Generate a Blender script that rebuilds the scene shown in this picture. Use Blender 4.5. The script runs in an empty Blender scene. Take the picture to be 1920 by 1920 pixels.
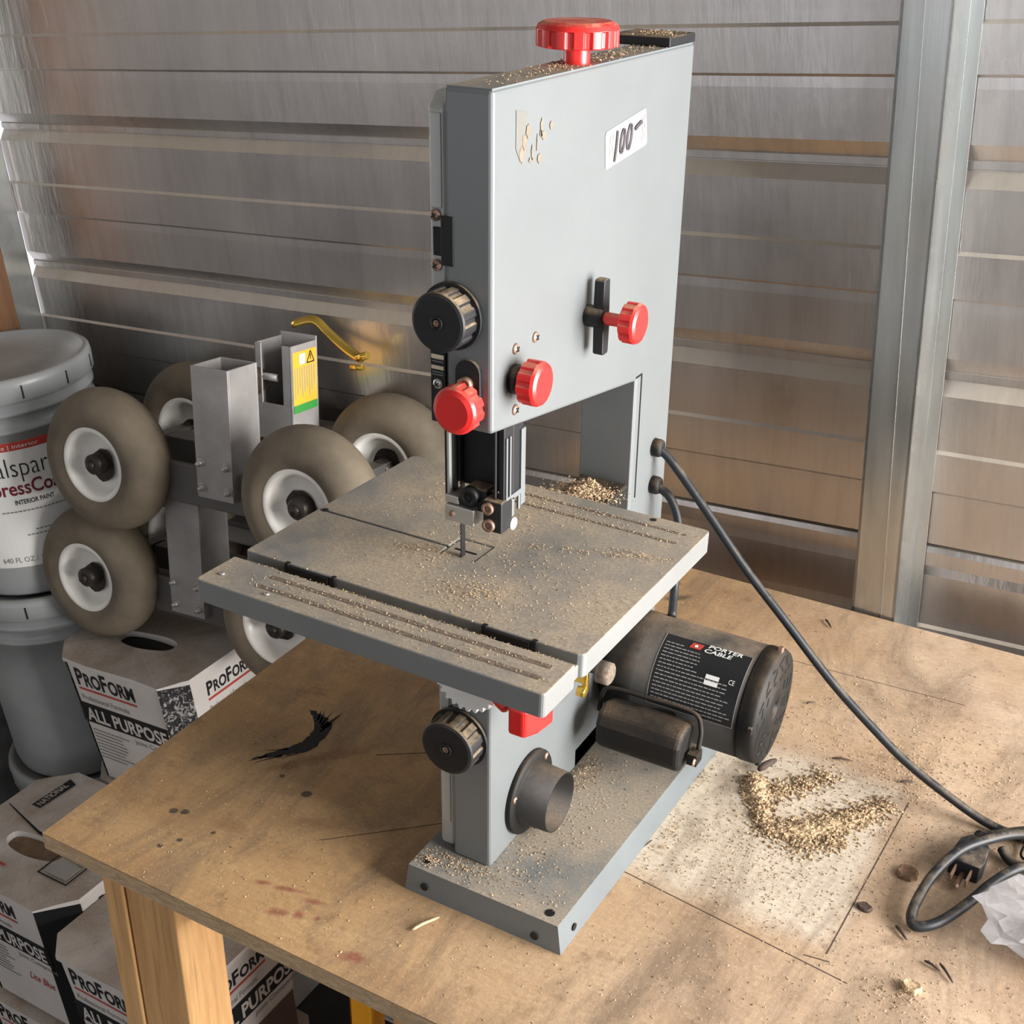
import bpy, math, random
from mathutils import Matrix, Vector
PI = math.pi
random.seed(7)
scn = bpy.context.scene
COL = scn.collection
# ------------------------------------------------------------------ camera
cam_d = bpy.data.cameras.new('camera'); cam = bpy.data.objects.new('camera', cam_d); COL.objects.link(cam)
cam_d.sensor_width = 36.0; cam_d.lens = 2357.61 / 1920 * 36.0; cam_d.clip_start = .05; cam_d.clip_end = 60
cam.matrix_world = Matrix(((0.8685, -0.2279, 0.4403, 0.4250), (0.4956, 0.3810, -0.7805, -0.7220),
                           (0.0101, 0.8961, 0.4438, 0.7876), (0, 0, 0, 1)))
scn.camera = cam
# ------------------------------------------------------------------ world, light, exposure
w = bpy.data.worlds.new('daylight'); scn.world = w; w.use_nodes = True
bg = w.node_tree.nodes['Background']; bg.inputs[0].default_value = (.92, .95, 1.0, 1); bg.inputs[1].default_value = 1.5
def area(name, loc, target, sx, sy, power, color):
    d = bpy.data.lights.new(name, 'AREA'); d.shape = 'RECTANGLE'; d.size = sx; d.size_y = sy; d.energy = power; d.color = color
    o = bpy.data.objects.new(name, d); COL.objects.link(o); o.location = loc
    o.rotation_euler = (Vector(target) - Vector(loc)).to_track_quat('-Z', 'Y').to_euler(); return o
area('daylight_door', (2.4, .22, .50), (0, .2, .15), 1.4, 2.0, 295, (1.0, .97, .93))
scn.view_settings.view_transform = 'Standard'; scn.view_settings.look = 'None'
scn.view_settings.gamma = 1; scn.view_settings.use_curve_mapping = False; scn.view_settings.exposure = 0.0

# ------------------------------------------------------------------ frames
RM = Matrix(((0.9968, 0.0372, -0.0701, 0), (-0.0394, 0.9988, -0.0292, 0), (0.0689, 0.0318, 0.9971, 0), (0, 0, 0, 1)))  # the shed leans a little against the bench
TABLE = Matrix.Translation((-.045, .035, .309)) @ Matrix(((0.99997, -0.0044, 0.00679, 0), (0.00415, 0.99932, 0.0366, 0), (-0.00694, -0.03658, 0.99931, 0), (0, 0, 0, 1)))
def T(x, y, z): return Matrix.Translation((x, y, z))
def RX(a): return Matrix.Rotation(a, 4, 'X')
def RY(a): return Matrix.Rotation(a, 4, 'Y')
def RZ(a): return Matrix.Rotation(a, 4, 'Z')

# ------------------------------------------------------------------ materials
class NT:
    def __init__(s, name):
        s.m = bpy.data.materials.new(name); s.m.use_nodes = True; s.t = s.m.node_tree; s.n = s.t.nodes; s.l = s.t.links
        s.b = s.n['Principled BSDF']; s.tc = s.n.new('ShaderNodeTexCoord'); s.geo = s.n.new('ShaderNodeNewGeometry')
    def noise(s, scale, detail=4, rough=.6, stretch=(1, 1, 1), dist=0, world=False):
        mp = s.n.new('ShaderNodeMapping'); mp.inputs['Scale'].default_value = stretch
        s.l.new(s.geo.outputs['Position'] if world else s.tc.outputs['Object'], mp.inputs[0])
        n = s.n.new('ShaderNodeTexNoise'); n.inputs['Scale'].default_value = scale; n.inputs['Detail'].default_value = detail
        n.inputs['Roughness'].default_value = rough; n.inputs['Distortion'].default_value = dist
        s.l.new(mp.outputs[0], n.inputs['Vector']); return n.outputs['Fac']
    def ramp(s, fac, stops):
        r = s.n.new('ShaderNodeValToRGB'); e = r.color_ramp.elements
        while len(e) < len(stops): e.new(.5)
        for i, (p, c) in enumerate(stops):
            e[i].position = p; e[i].color = (*(c if isinstance(c, (tuple, list)) else (c, c, c)), 1)
        s.l.new(fac, r.inputs[0]); return r.outputs[0]
    def mix(s, fac, a, b, mode='MIX'):
        m = s.n.new('ShaderNodeMix'); m.data_type = 'RGBA'; m.blend_type = mode
        for sock, v in ((m.inputs[0], fac), (m.inputs[6], a), (m.inputs[7], b)):
            if hasattr(v, 'links'): s.l.new(v, sock)
            elif isinstance(v, (int, float)): sock.default_value = v
            else: sock.default_value = (*v, 1)
        return m.outputs[2]
    def math(s, op, a, b=0., c=None, clamp=False):
        m = s.n.new('ShaderNodeMath'); m.operation = op; m.use_clamp = clamp
        for i, v in enumerate((a, b) if c is None else (a, b, c)):
            if hasattr(v, 'links'): s.l.new(v, m.inputs[i])
            else: m.inputs[i].default_value = v
        return m.outputs[0]
    def sep(s, vec):
        x = s.n.new('ShaderNodeSeparateXYZ'); s.l.new(vec, x.inputs[0]); return x.outputs
    def out(s, color=None, rough=None, metal=None, bump=None, bs=.2, bd=.002):
        for k, v in (('Base Color', color), ('Roughness', rough), ('Metallic', metal)):
            if v is None: continue
            if hasattr(v, 'links'): s.l.new(v, s.b.inputs[k])
            elif isinstance(v, (int, float)): s.b.inputs[k].default_value = v
            else: s.b.inputs[k].default_value = (*v, 1)
        if bump is not None:
            b = s.n.new('ShaderNodeBump'); b.inputs['Strength'].default_value = bs; b.inputs['Distance'].default_value = bd
            s.l.new(bump, b.inputs['Height']); s.l.new(b.outputs[0], s.b.inputs['Normal'])
        return s.m
DUST = (.40, .30, .20)
def up_mask(s, lo=.35, hi=.9, scale=14, amt=1., nlo=.35, nhi=.62):
    """sawdust that has settled on whatever faces up"""
    z = s.sep(s.geo.outputs['Normal'])[2]
    a = s.math('MULTIPLY', s.math('SUBTRACT', z, lo), 1 / (hi - lo), clamp=True)
    n = s.ramp(s.noise(scale, 5, .65, world=True), [(nlo, 0), (nhi, 1)])
    return s.math('MULTIPLY', s.math('MULTIPLY', a, n), amt)
def paint(name, col, rough=.5, metal=0., dust=0., dcol=DUST, grime=.12, gscale=9, bs=.08, bscale=250, **kw):
    s = NT(name)
    if max(col) < .05: s.b.inputs['Specular IOR Level'].default_value = .3
    n = s.noise(gscale, 5, .6)
    c = s.mix(s.ramp(n, [(.3, 0), (.75, 1)]), tuple(x * (1 - grime) for x in col), tuple(min(1, x * (1 + grime * .6)) for x in col))
    fine = s.noise(bscale, 3, .7)
    if dust > 0:
        m = up_mask(s, amt=dust, **kw)
        dc = s.mix(s.ramp(s.noise(420, 3, .7, world=True), [(.35, 0), (.65, 1)]), tuple(x * .72 for x in dcol), tuple(x * 1.25 for x in dcol))
        c = s.mix(m, c, dc); r = s.math('MULTIPLY_ADD', m, .9 - rough, rough)
        return s.out(c, r, metal if metal == 0 else s.math('MULTIPLY', s.math('SUBTRACT', 1, m), metal), fine, bs, .001)
    return s.out(c, rough, metal, fine, bs, .001)
M = {}
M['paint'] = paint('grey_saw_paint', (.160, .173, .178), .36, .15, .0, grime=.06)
M['paint_dust'] = paint('grey_saw_paint_dusty', (.15, .172, .185), .42, .1, .8, dcol=(.36, .29, .21), lo=.5, hi=.9, scale=9, nlo=.32, nhi=.55)
M['table'] = paint('cast_table_grey', (.19, .195, .195), .42, .15, .92, dcol=(.37, .30, .215), lo=.55, hi=.9, scale=7, nlo=.32, nhi=.58, grime=.1)
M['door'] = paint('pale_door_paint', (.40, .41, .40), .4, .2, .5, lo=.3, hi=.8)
M['black'] = paint('black_plastic', (.014, .014, .016), .48, 0, .75, dcol=(.33, .25, .16), lo=.35, hi=.85, scale=30, nlo=.38, nhi=.6)
M['black_heavy'] = paint('black_metal_dusty', (.008, .0075, .007), .6, 0, .55, dcol=(.21, .145, .09), lo=.2, hi=1.0, scale=16, nlo=.34, nhi=.70)
M['rubber'] = paint('cord_rubber', (.018, .020, .024), .42, 0, .6, dcol=(.26, .20, .14), lo=.35, hi=.95, scale=45, nlo=.45, nhi=.68)
M['inner'] = paint('inner_black', (.01, .01, .011), .5)
M['red'] = paint('red_plastic', (.66, .022, .020), .32, 0, .7, dcol=(.48, .30, .19), lo=.55, hi=.95, scale=40, nlo=.42, nhi=.6)
M['rust'] = paint('rusty_screw', (.30, .19, .14), .5, .5, 0, grime=.3, gscale=300)
M['steel'] = paint('bright_steel', (.55, .55, .54), .35, .8, .3)
M['alu'] = paint('aluminium_tube', (.36, .345, .34), .42, .35, 0, grime=.25, gscale=14)
M['aludark'] = paint('dull_steel_frame', (.12, .115, .11), .5, .5, .4, dcol=(.20, .16, .12))
M['brass'] = paint('yellow_zinc', (.75, .50, .10), .25, .9)
M['white'] = paint('white_print', (.72, .72, .70), .55, grime=.04)
M['ivory'] = paint('ivory_print', (.62, .56, .40), .55)
M['ink'] = paint('black_print', (.015, .015, .017), .5, grime=.3)
M['inkgrey'] = paint('grey_print', (.20, .20, .20), .6)
M['inkfade'] = paint('faded_print', (.33, .31, .30), .6)
M['redprint'] = paint('red_print', (.45, .045, .03), .55)
M['maroon'] = paint('maroon_print', (.16, .008, .02), .55)
M['darkprint'] = paint('dark_picture_print', (.12, .07, .06), .6)
M['orangeprint'] = paint('orange_print', (.85, .42, .04), .5)
M['greenprint'] = paint('green_print', (.04, .26, .05), .5)
M['bucket'] = paint('grey_bucket_plastic', (.30, .315, .32), .35, 0, .55, dcol=(.27, .225, .19), lo=.85, hi=.99, scale=6, nlo=.2, nhi=.45)
M['tire'] = paint('dusty_tire_rubber', (.155, .125, .088), .75, 0, 0, grime=.4, gscale=11, bs=.25, bscale=120)
M['rim'] = paint('white_wheel_rim', (.80, .78, .74), .25, 0, 0, grime=.12, gscale=20)
M['grease'] = paint('greasy_hub', (.045, .037, .032), .4, .3, 0, grime=.5, gscale=60)
M['card'] = paint('white_cardboard', (.60, .565, .54), .75, 0, .85, dcol=(.32, .25, .19), lo=.6, hi=.95, scale=7, nlo=.25, nhi=.62)
M['cardbrown'] = paint('torn_cardboard', (.22, .14, .085), .85, grime=.4, gscale=40)
M['yellow'] = paint('yellow_painted_rail', (.85, .42, .02), .4)
M['galv'] = paint('galvanised_flange', (.50, .53, .53), .30, .9, 0, grime=.25, gscale=12)
M['dustpile'] = paint('sawdust', (.54, .39, .235), .95, 0, 0, grime=.45, gscale=300, bs=.6, bscale=500)
M['chiplight'] = paint('sawdust_light', (.56, .41, .26), .9, grime=.3, gscale=200)
M['chipdark'] = paint('sawdust_dark', (.20, .12, .07), .9, grime=.3, gscale=200)
M['slotdust'] = paint('dust_filled_slot', (.17, .13, .10), .9, 0, 0, grime=.5, gscale=250)
M['twig'] = paint('dark_splinter', (.07, .045, .035), .8, grime=.4, gscale=120)
M['paper'] = paint('sticker_white', (.29, .29, .285), .5, grime=.02)
M['tape'] = paint('tape_residue_grey', (.13, .13, .12), .5)
M['tapetan'] = paint('tape_residue_tan', (.185, .145, .105), .8, grime=.3, gscale=200)
M['marker'] = paint('marker_ink', (.06, .05, .07), .6)
def mat_wall(name, base=(.56, .535, .52)):
    s = NT(name)
    st = s.noise(60, 5, .6, (1, 1, .16))                       # vertical crinkle of the galvanised sheet
    big = s.noise(2.2, 3, .5, (1, 1, .5))
    c = s.mix(s.ramp(big, [(.3, 0), (.7, 1)]), tuple(x * .82 for x in base), tuple(x * 1.15 for x in base))
    c = s.mix(s.ramp(s.noise(30, 4, .7, (2, 1, .25)), [(.45, 0), (.75, .25)]), c, (.25, .24, .25))
    z = s.sep(s.geo.outputs['Normal'])[2]                     # sawdust caught on the ledges of the ribs
    m = s.math('MULTIPLY', s.math('MULTIPLY', s.math('SUBTRACT', z, .28), 4., clamp=True), s.ramp(s.noise(4, 4, .6, (1, 1, 1)), [(.25, .15), (.7, .85)]))
    c = s.mix(m, c, (.36, .29, .20))
    r = s.ramp(s.noise(7, 3, .5), [(.3, .25), (.7, .38)])
    s.b.inputs['Anisotropic'].default_value = 0
    return s.out(c, s.math('MAXIMUM', r, s.math('MULTIPLY', m, .8)), s.math('SUBTRACT', .93, m), st, .28, .003)
M['wall'] = mat_wall('galvanised_sheet')
def mat_stud():
    s = NT('galvanised_stud')
    c = s.mix(s.ramp(s.noise(14, 4, .6, (3, 1, .3)), [(.3, 0), (.7, 1)]), (.42, .43, .43), (.56, .58, .57))
    return s.out(c, s.ramp(s.noise(9, 3, .5, (2, 1, .4)), [(.3, .2), (.7, .34)]), .92, s.noise(90, 3, .6, (2, 1, .06)), .1, .001)
M['stud'] = mat_stud()
def mat_wood(name, a, b, scale, stretch, rough=.7, wave=None):
    s = NT(name)
    n = s.noise(scale, 6, .65, stretch, .8)
    c = s.mix(s.ramp(n, [(.3, 0), (.7, 1)]), a, b)
    g = s.noise(scale * 5, 3, .6, stretch)
    c = s.mix(s.ramp(g, [(.5, 0), (.72, .5)]), c, tuple(x * .55 for x in a))
    return s.out(c, rough, 0, g, .25, .001)
M['pine'] = mat_wood('pine_post', (.52, .27, .10), (.74, .44, .19), 16, (2.2, 2.2, .12))
M['pineend'] = mat_wood('old_brown_post', (.10, .045, .018), (.18, .085, .035), 16, (2.2, 2.2, .15))
M['plyedge'] = mat_wood('plywood_edge', (.34, .23, .13), (.60, .43, .26), 60, (1, 1, 4), .85)
def mat_bench():
    s = NT('worn_plywood_top')
    base = s.mix(s.ramp(s.noise(7, 6, .62, (.35, 1.4, 1), 1.2), [(.28, 0), (.72, 1)]), (.39, .215, .088), (.56, .36, .175))
    xyz = s.sep(s.tc.outputs['Object'])
    # right hand half is greyer, rubbed with dust
    fx = s.math('MULTIPLY', s.math('ADD', xyz[0], .12), 2.6, clamp=True)
    fx = s.math('MULTIPLY', fx, s.ramp(s.noise(9, 4, .6), [(.2, .5), (.7, 1)]))
    base = s.mix(fx, base, s.mix(s.ramp(s.noise(11, 6, .6), [(.35, 0), (.68, 1)]), (.40, .285, .205), (.58, .445, .325)))
    # pale rectangle where a board used to lie
    def band(v, lo, hi, soft):
        nn = s.math('MULTIPLY', s.math('SUBTRACT', s.noise(16, 4, .6), .5), .035)
        v = s.math('ADD', v, nn)
        return s.math('MULTIPLY', s.math('MULTIPLY', s.math('SUBTRACT', v, lo), 1 / soft, clamp=True), s.math('MULTIPLY', s.math('SUBTRACT', hi, v), 1 / soft, clamp=True))
    pm = s.math('MULTIPLY', band(xyz[0], .02, .285, .02), band(xyz[1], .075, .34, .03))
    base = s.mix(s.math('MULTIPLY', pm, .75), base, (.70, .63, .52))
    # grey scuffs
    base = s.mix(s.ramp(s.noise(6, 7, .75, (1.6, .5, 1), 1.0), [(.46, 0), (.66, .75)]), base, (.17, .12, .08))
    base = s.mix(s.ramp(s.noise(26, 5, .7), [(.57, 0), (.70, .55)]), base, (.15, .08, .04))
    # stains with a shape of their own
    def spot(cx, cy, rx, ry, ang, col, k, soft=.25, wob=.35):
        nonlocal base
        dx = s.math('SUBTRACT', xyz[0], cx); dy = s.math('SUBTRACT', xyz[1], cy); ca, sa = math.cos(ang), math.sin(ang)
        u = s.math('DIVIDE', s.math('ADD', s.math('MULTIPLY', dx, ca), s.math('MULTIPLY', dy, sa)), rx)
        v = s.math('DIVIDE', s.math('SUBTRACT', s.math('MULTIPLY', dy, ca), s.math('MULTIPLY', dx, sa)), ry)
        d = s.math('SQRT', s.math('ADD', s.math('MULTIPLY', u, u), s.math('MULTIPLY', v, v)))
        d = s.math('ADD', d, s.math('MULTIPLY', s.math('SUBTRACT', wobn, .5), wob * 2))
        f = s.math('MULTIPLY', s.math('SUBTRACT', 1., d), 1 / soft, clamp=True)
        base = s.mix(s.math('MULTIPLY', f, k), base, col)
    wobn = s.noise(70, 4, .6)
    blk, rd, br = (.03, .027, .025), (.26, .07, .045), (.20, .09, .035)
    for x, y, r in ((-.3156, -.0572, .0045), (-.305, -.053, .0045), (-.282, -.085, .003), (-.222, .026, .0055), (-.26, .036, .003), (-.262, -.062, .0025), (-.292, -.10, .003)):
        spot(x, y, r * 1.2, r, .5, blk, .9, .35, .15)
    for x, y, rx, ry in ((-.146, -.111, .014, .006), (-.128, -.105, .008, .007), (-.155, -.085, .020, .004), (-.18, -.09, .010, .004), (-.125, -.085, .012, .005), (-.112, -.1, .004, .004), (-.06, -.12, .018, .008)):
        spot(x, y, rx, ry, .3, rd, .8, .7, .8)
    spot(-.235, .09, .05, .012, .9, br, .6, .6, .8); spot(-.26, .06, .035, .008, .9, br, .6, .6, .8); spot(-.18, .0, .045, .010, .4, br, .35, .6, .8)
    spot(-.255, -.045, .018, .012, .2, br, .45, .6, .5); spot(-.1, .2, .09, .03, .9, br, .35, .6, .8)
    spot(.1, .655, .012, .01, .3, blk, .6, .5, .6); spot(-.06, .56, .02, .008, .8, blk, .75, .5, .6); spot(.5, .52, .02, .006, .8, blk, .6, .5, .6)
    gr = s.noise(180, 4, .7, (.5, 1.5, 1))
    base = s.mix(s.ramp(gr, [(.3, .35), (.6, 0)]), base, (.22, .15, .09), 'MIX')
    base = s.mix(s.ramp(s.noise(330, 2, .6), [(.60, 0), (.70, .45)]), base, (.62, .46, .30))
    return s.out(base, .68, 0, s.noise(130, 5, .7), .25, .002)
M['bench'] = mat_bench()
def mat_speck():
    s = NT('black_speckled_print')
    return s.out(s.mix(s.ramp(s.noise(95, 5, .75, (1, 1, .8), 1.5), [(.53, 0), (.57, 1)]), (.015, .015, .017), (.40, .38, .37)), .6)
M['speck'] = mat_speck()
def mat_bag():
    s = NT('crumpled_clear_plastic')
    s.b.inputs['Transmission Weight'].default_value = .55; s.b.inputs['IOR'].default_value = 1.2; s.b.inputs['Alpha'].default_value = .72
    return s.out((.80, .80, .83), .22, 0, s.noise(60, 4, .6), .5, .004)
M['bag'] = mat_bag()
M['floor'] = paint('concrete_floor', (.05, .047, .045), .85, grime=.4, gscale=4)
M['darkwall'] = paint('dark_wall_lining', (.06, .058, .055), .7)
M['ceil'] = paint('shed_roof_lining', (.17, .165, .16), .6, grime=.1)

# ------------------------------------------------------------------ mesh builder
class MB:
    def __init__(s): s.v = []; s.f = []; s.mi = []; s.sm = []
    def add(s, vs, fs, Mx=None, mi=0, smooth=False):
        o = len(s.v)
        for p in vs: s.v.append(tuple(Mx @ Vector(p)) if Mx is not None else tuple(p))
        for f in fs: s.f.append(tuple(i + o for i in f)); s.mi.append(mi); s.sm.append(smooth)
        return s
    def box(s, x0, x1, y0, y1, z0, z1, Mx=None, mi=0):
        v = [(x, y, z) for x in (x0, x1) for y in (y0, y1) for z in (z0, z1)]
        return s.add(v, [(0, 1, 3, 2), (4, 6, 7, 5), (0, 4, 5, 1), (2, 3, 7, 6), (0, 2, 6, 4), (1, 5, 7, 3)], Mx, mi)
    def prism(s, poly, a, b, axis='z', Mx=None, mi=0):
        n = len(poly)
        def P(p, h):
            return {'x': (h, p[0], p[1]), 'y': (p[0], h, p[1]), 'z': (p[0], p[1], h)}[axis]
        v = [P(p, a) for p in poly] + [P(p, b) for p in poly]
        f = [tuple(range(n - 1, -1, -1)), tuple(range(n, 2 * n))] + [(i, (i + 1) % n, n + (i + 1) % n, n + i) for i in range(n)]
        return s.add(v, f, Mx, mi)
    def lathe(s, prof, n=32, Mx=None, mi=0, smooth=True, mod=None, cap=True):
        v = []; f = []
        for j, (r, h) in enumerate(prof):
            for i in range(n):
                rr = r * (mod(i, j, n) if mod else 1); a = 2 * PI * i / n; v.append((rr * math.cos(a), rr * math.sin(a), h))
        for j in range(len(prof) - 1):
            for i in range(n):
                k = (i + 1) % n; f.append((j * n + i, j * n + k, (j + 1) * n + k, (j + 1) * n + i))
        s.add(v, f, Mx, mi, smooth)
        if cap:
            o = len(s.v) - len(v)
            for ring, rev in ((0, True), (len(prof) - 1, False)):
                if prof[ring][0] > 1e-6:
                    ids = [o + ring * n + i for i in range(n)]
                    s.f.append(tuple(ids[::-1] if rev else ids)); s.mi.append(mi); s.sm.append(False)
        return s
    def tube(s, path, r, n=12, Mx=None, mi=0, cap=True, flat=1.):
        P = [Vector(p) for p in path]; rings = []; prev = None
        for i, p in enumerate(P):
            t = (P[min(i + 1, len(P) - 1)] - P[max(i - 1, 0)]).normalized()
            if prev is None:
                u = t.orthogonal().normalized()
            else:
                u = (prev - t * prev.dot(t)); u = u.normalized() if u.length > 1e-9 else t.orthogonal().normalized()
            prev = u; b = t.cross(u); rr = r[i] if isinstance(r, (list, tuple)) else r
            rings.append([tuple(p + (u * math.cos(2 * PI * k / n) + b * math.sin(2 * PI * k / n) * flat) * rr) for k in range(n)])
        v = [q for ring in rings for q in ring]; f = []
        for j in range(len(P) - 1):
            for k in range(n):
                m = (k + 1) % n; f.append((j * n + k, j * n + m, (j + 1) * n + m, (j + 1) * n + k))
        s.add(v, f, Mx, mi, True)
        if cap:
            o = len(s.v) - len(v); s.f += [tuple(o + k for k in range(n))[::-1], tuple(o + (len(P) - 1) * n + k for k in range(n))]; s.mi += [mi, mi]; s.sm += [False, False]
        return s
    def build(s, name, mats, parent=None, bevel=0, seg=2, Mx=None):
        me = bpy.data.meshes.new(name); me.from_pydata(s.v, [], s.f)
        for m in (mats if isinstance(mats, (list, tuple)) else [mats]): me.materials.append(M[m])
        me.polygons.foreach_set('material_index', s.mi); me.polygons.foreach_set('use_smooth', s.sm); me.update()
        o = bpy.data.objects.new(name, me); COL.objects.link(o)
        if parent is not None: o.parent = parent
        if Mx is not None: o.matrix_local = Mx
        if bevel:
            b = o.modifiers.new('bevel', 'BEVEL'); b.width = bevel; b.segments = seg; b.limit_method = 'ANGLE'; b.angle_limit = .6; b.harden_normals = False
        return o
def spline(pts, k=8):
    P = [Vector(p) for p in pts]; P = [P[0] * 2 - P[1]] + P + [P[-1] * 2 - P[-2]]; out = []
    for i in range(1, len(P) - 2):
        a, b, c, d = P[i - 1:i + 3]
        for j in range(k):
            t = j / k; out.append(.5 * ((2 * b) + (c - a) * t + (2 * a - 5 * b + 4 * c - d) * t * t + (3 * b - a - 3 * c + d) * t ** 3))
    out.append(P[-2]); return out
def thing(name, label, cat, Mx=None, group=None):
    o = bpy.data.objects.new(name, None); COL.objects.link(o); o.empty_display_size = .05
    if Mx is not None: o.matrix_world = Mx
    o['label'] = label; o['category'] = cat
    if group: o['group'] = group
    return o
def tag(o, label=None, cat=None, group=None, kind=None):
    for k, v in (('label', label), ('category', cat), ('group', group), ('kind', kind)):
        if v: o[k] = v
    return o
def dup(o, parent=None, same=True):
    c = o.copy(); COL.objects.link(c); c.parent = parent
    for ch in list(o.children): dup(ch, c)
    return c
def text_geo(runs, bold=0.0, shear=0.0):
    """runs: [(string, size)] laid out left to right -> verts2d, faces, width"""
    X = 0; V = []; F = []
    for st, size in runs:
        cu = bpy.data.curves.new('t', 'FONT'); cu.body = st; cu.size = size; cu.offset = bold * size; cu.shear = shear; cu.fill_mode = 'FRONT'; cu.resolution_u = 3
        ob = bpy.data.objects.new('t', cu); COL.objects.link(ob); bpy.context.view_layer.update()
        me = bpy.data.meshes.new_from_object(ob.evaluated_get(bpy.context.evaluated_depsgraph_get()))
        o = len(V); xs = [v.co.x for v in me.vertices] or [0]
        mn = min(xs)
        for v in me.vertices: V.append((v.co.x - mn + X, v.co.y))
        for p in me.polygons: F.append(tuple(i + o for i in p.vertices))
        X += max(xs) - mn + size * .07
        bpy.data.objects.remove(ob); bpy.data.meshes.remove(me); bpy.data.curves.remove(cu)
    return V, F, X
def text(mb, runs, x, y, width, height, fn, mi=0, bold=0., shear=0.):
    """place text in a 2D box (x,y lower left) through fn(x,y)->3D"""
    if isinstance(runs, str): runs = [(runs, 1.)]
    V, F, W = text_geo(runs, bold, shear)
    if not V: return
    H = max(v[1] for v in V); X1 = max(v[0] for v in V)
    mb.add([fn(x + v[0] / X1 * width, y + v[1] / H * height) for v in V], F, None, mi)
def quad(mb, x0, x1, y0, y1, fn, mi=0, n=1):
    for i in range(n):
        a = x0 + (x1 - x0) * i / n; b = x0 + (x1 - x0) * (i + 1) / n
        mb.add([fn(a, y0), fn(b, y0), fn(b, y1), fn(a, y1)], [(0, 1, 2, 3)], None, mi)

# ================================================================== THE SETTING
WY = .72
def room(name, mb, mats, bevel=0):
    o = mb.build(name, mats, None, bevel); o.matrix_world = RM; o['kind'] = 'structure'; return o
prof = []                                                     # (v, depth) going down
PITCH = .2370; g = .5172 + 4 * PITCH
while g > -1.05:
    if abs(g - (.5172 - 2 * PITCH)) < .01:                    # the overlap of two sheets: an open black seam
        prof += [(g, 0), (g - .0005, .016), (g - .0045, .016), (g - .005, .001), (g - .012, -.001), (g - .03, -.001), (g - .045, .003)]
    else:
        prof += [(g, 0), (g - .0178, .010), (g - .0185, .0085), (g - .0265, .0085), (g - .0275, .011), (g - .0290, .011), (g - .0455, -.0005)]
    prof += [(g - .100, 0), (g - .1135, .0), (g - .1175, -.003), (g - .166, -.003), (g - .1695, .0004), (g - .181, .0)]
    g -= PITCH
mb = MB(); us = [-1.420 + i * .05 for i in range(62)]
vs = []
for u in us:
    for v, d in prof:
        wob = .0012 * math.sin(u * 5 + v * 3) + .0008 * math.sin(u * 13 + v * 7)
        vs.append((u, WY + d + wob, v))
nP = len(prof)
mb.add(vs, [(i * nP + j, i * nP + j + 1, (i + 1) * nP + j + 1, (i + 1) * nP + j) for i in range(len(us) - 1) for j in range(nP - 1)], None, 0, False)
room('wall_back', mb, 'wall')
FL = -1.035
room('floor', MB().box(-1.6, 2.6, -3.4, .9, FL - .05, FL), 'floor')
room('ceiling', MB().box(-1.6, 2.6, -3.4, .9, 1.42, 1.47), 'ceil')
room('wall_left', MB().box(-1.47, -1.415, -3.4, .7160, FL, 1.42), 'wall')
room('light_block_wall', MB().box(2.2, 2.25, -3.4, -.55, FL, 1.42), 'ceil')  # unseen wall, added to keep sky light off the saw's front faces
room('wall_front', MB().box(-1.6, 2.6, -3.45, -3.4, FL, .05), 'darkwall')
# corner angle and posts
room('trim_1', MB().box(-1.415, -1.410, .648, .712, FL, 1.42), 'stud', .0015)
room('trim_2', MB().box(-1.415, -1.376, .535, .640, FL, 1.42), 'pineend', .002)
mb = MB()   # pressed steel stud: front web, side flange and return lip
tx = -.018
def sk(u, v): return u - tx * (v - .65)
for (a, b, y0, y1) in ((.1205, .1725, .650, .6535), (.1690, .1725, .650, .718), (.1205, .1240, .650, .718), (.1725, .186, .7145, .718)):
    v_ = [(sk(u, v), y, v) for u in (a, b) for y in (y0, y1) for v in (FL, 1.42)]
    mb.add(v_, [(0, 1, 3, 2), (4, 6, 7, 5), (0, 4, 5, 1), (2, 3, 7, 6), (0, 2, 6, 4), (1, 5, 7, 3)])
mb.box(.1445, .1450, .6492, .6505, FL, 1.42)
room('trim_3', mb, 'stud', .001)

# ================================================================== WORKBENCH
bench = thing('workbench', 'plywood-topped workbench with pine legs under the band saw', 'workbench', T(-.2, 0, -1.03))
IB = T(.2, 0, 1.03)
o = MB().box(-.398, .95, -.142, .640, -.0015, 0).build('benchtop', 'bench', bench, 0, 2, IB)
o2 = MB().box(-.398, .95, -.142, .640, -.018, -.0015).build('plywood_core', 'plyedge', bench, 0, 2, IB)
def leg(x0, x1, x2, y, d):
    mb = MB().box(x0, x1 - .0015, y, y + d, -1.03, -.018); mb2 = MB().box(x1 + .0005, x2, y + .002, y + d, -1.03, -.018)
    a = mb.build('leg', 'pine', bench, .002, 2, IB); b = mb2.build('leg', 'pine', bench, .002, 2, IB)
leg(-.380, -.352, -.288, -.100, .060); leg(-.380, -.352, -.288, .52, .06)
leg(.80, .835, .92, -.100, .085); leg(.80, .835, .92, .52, .085)
MB().box(-.288, .80, -.075, -.041, -.108, -.018).box(-.288, .80, .53, .568, -.108, -.018).box(-.378, -.342, -.015, .52, -.108, -.018).build('apron', 'pine', bench, .002, 2, IB)
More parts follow.
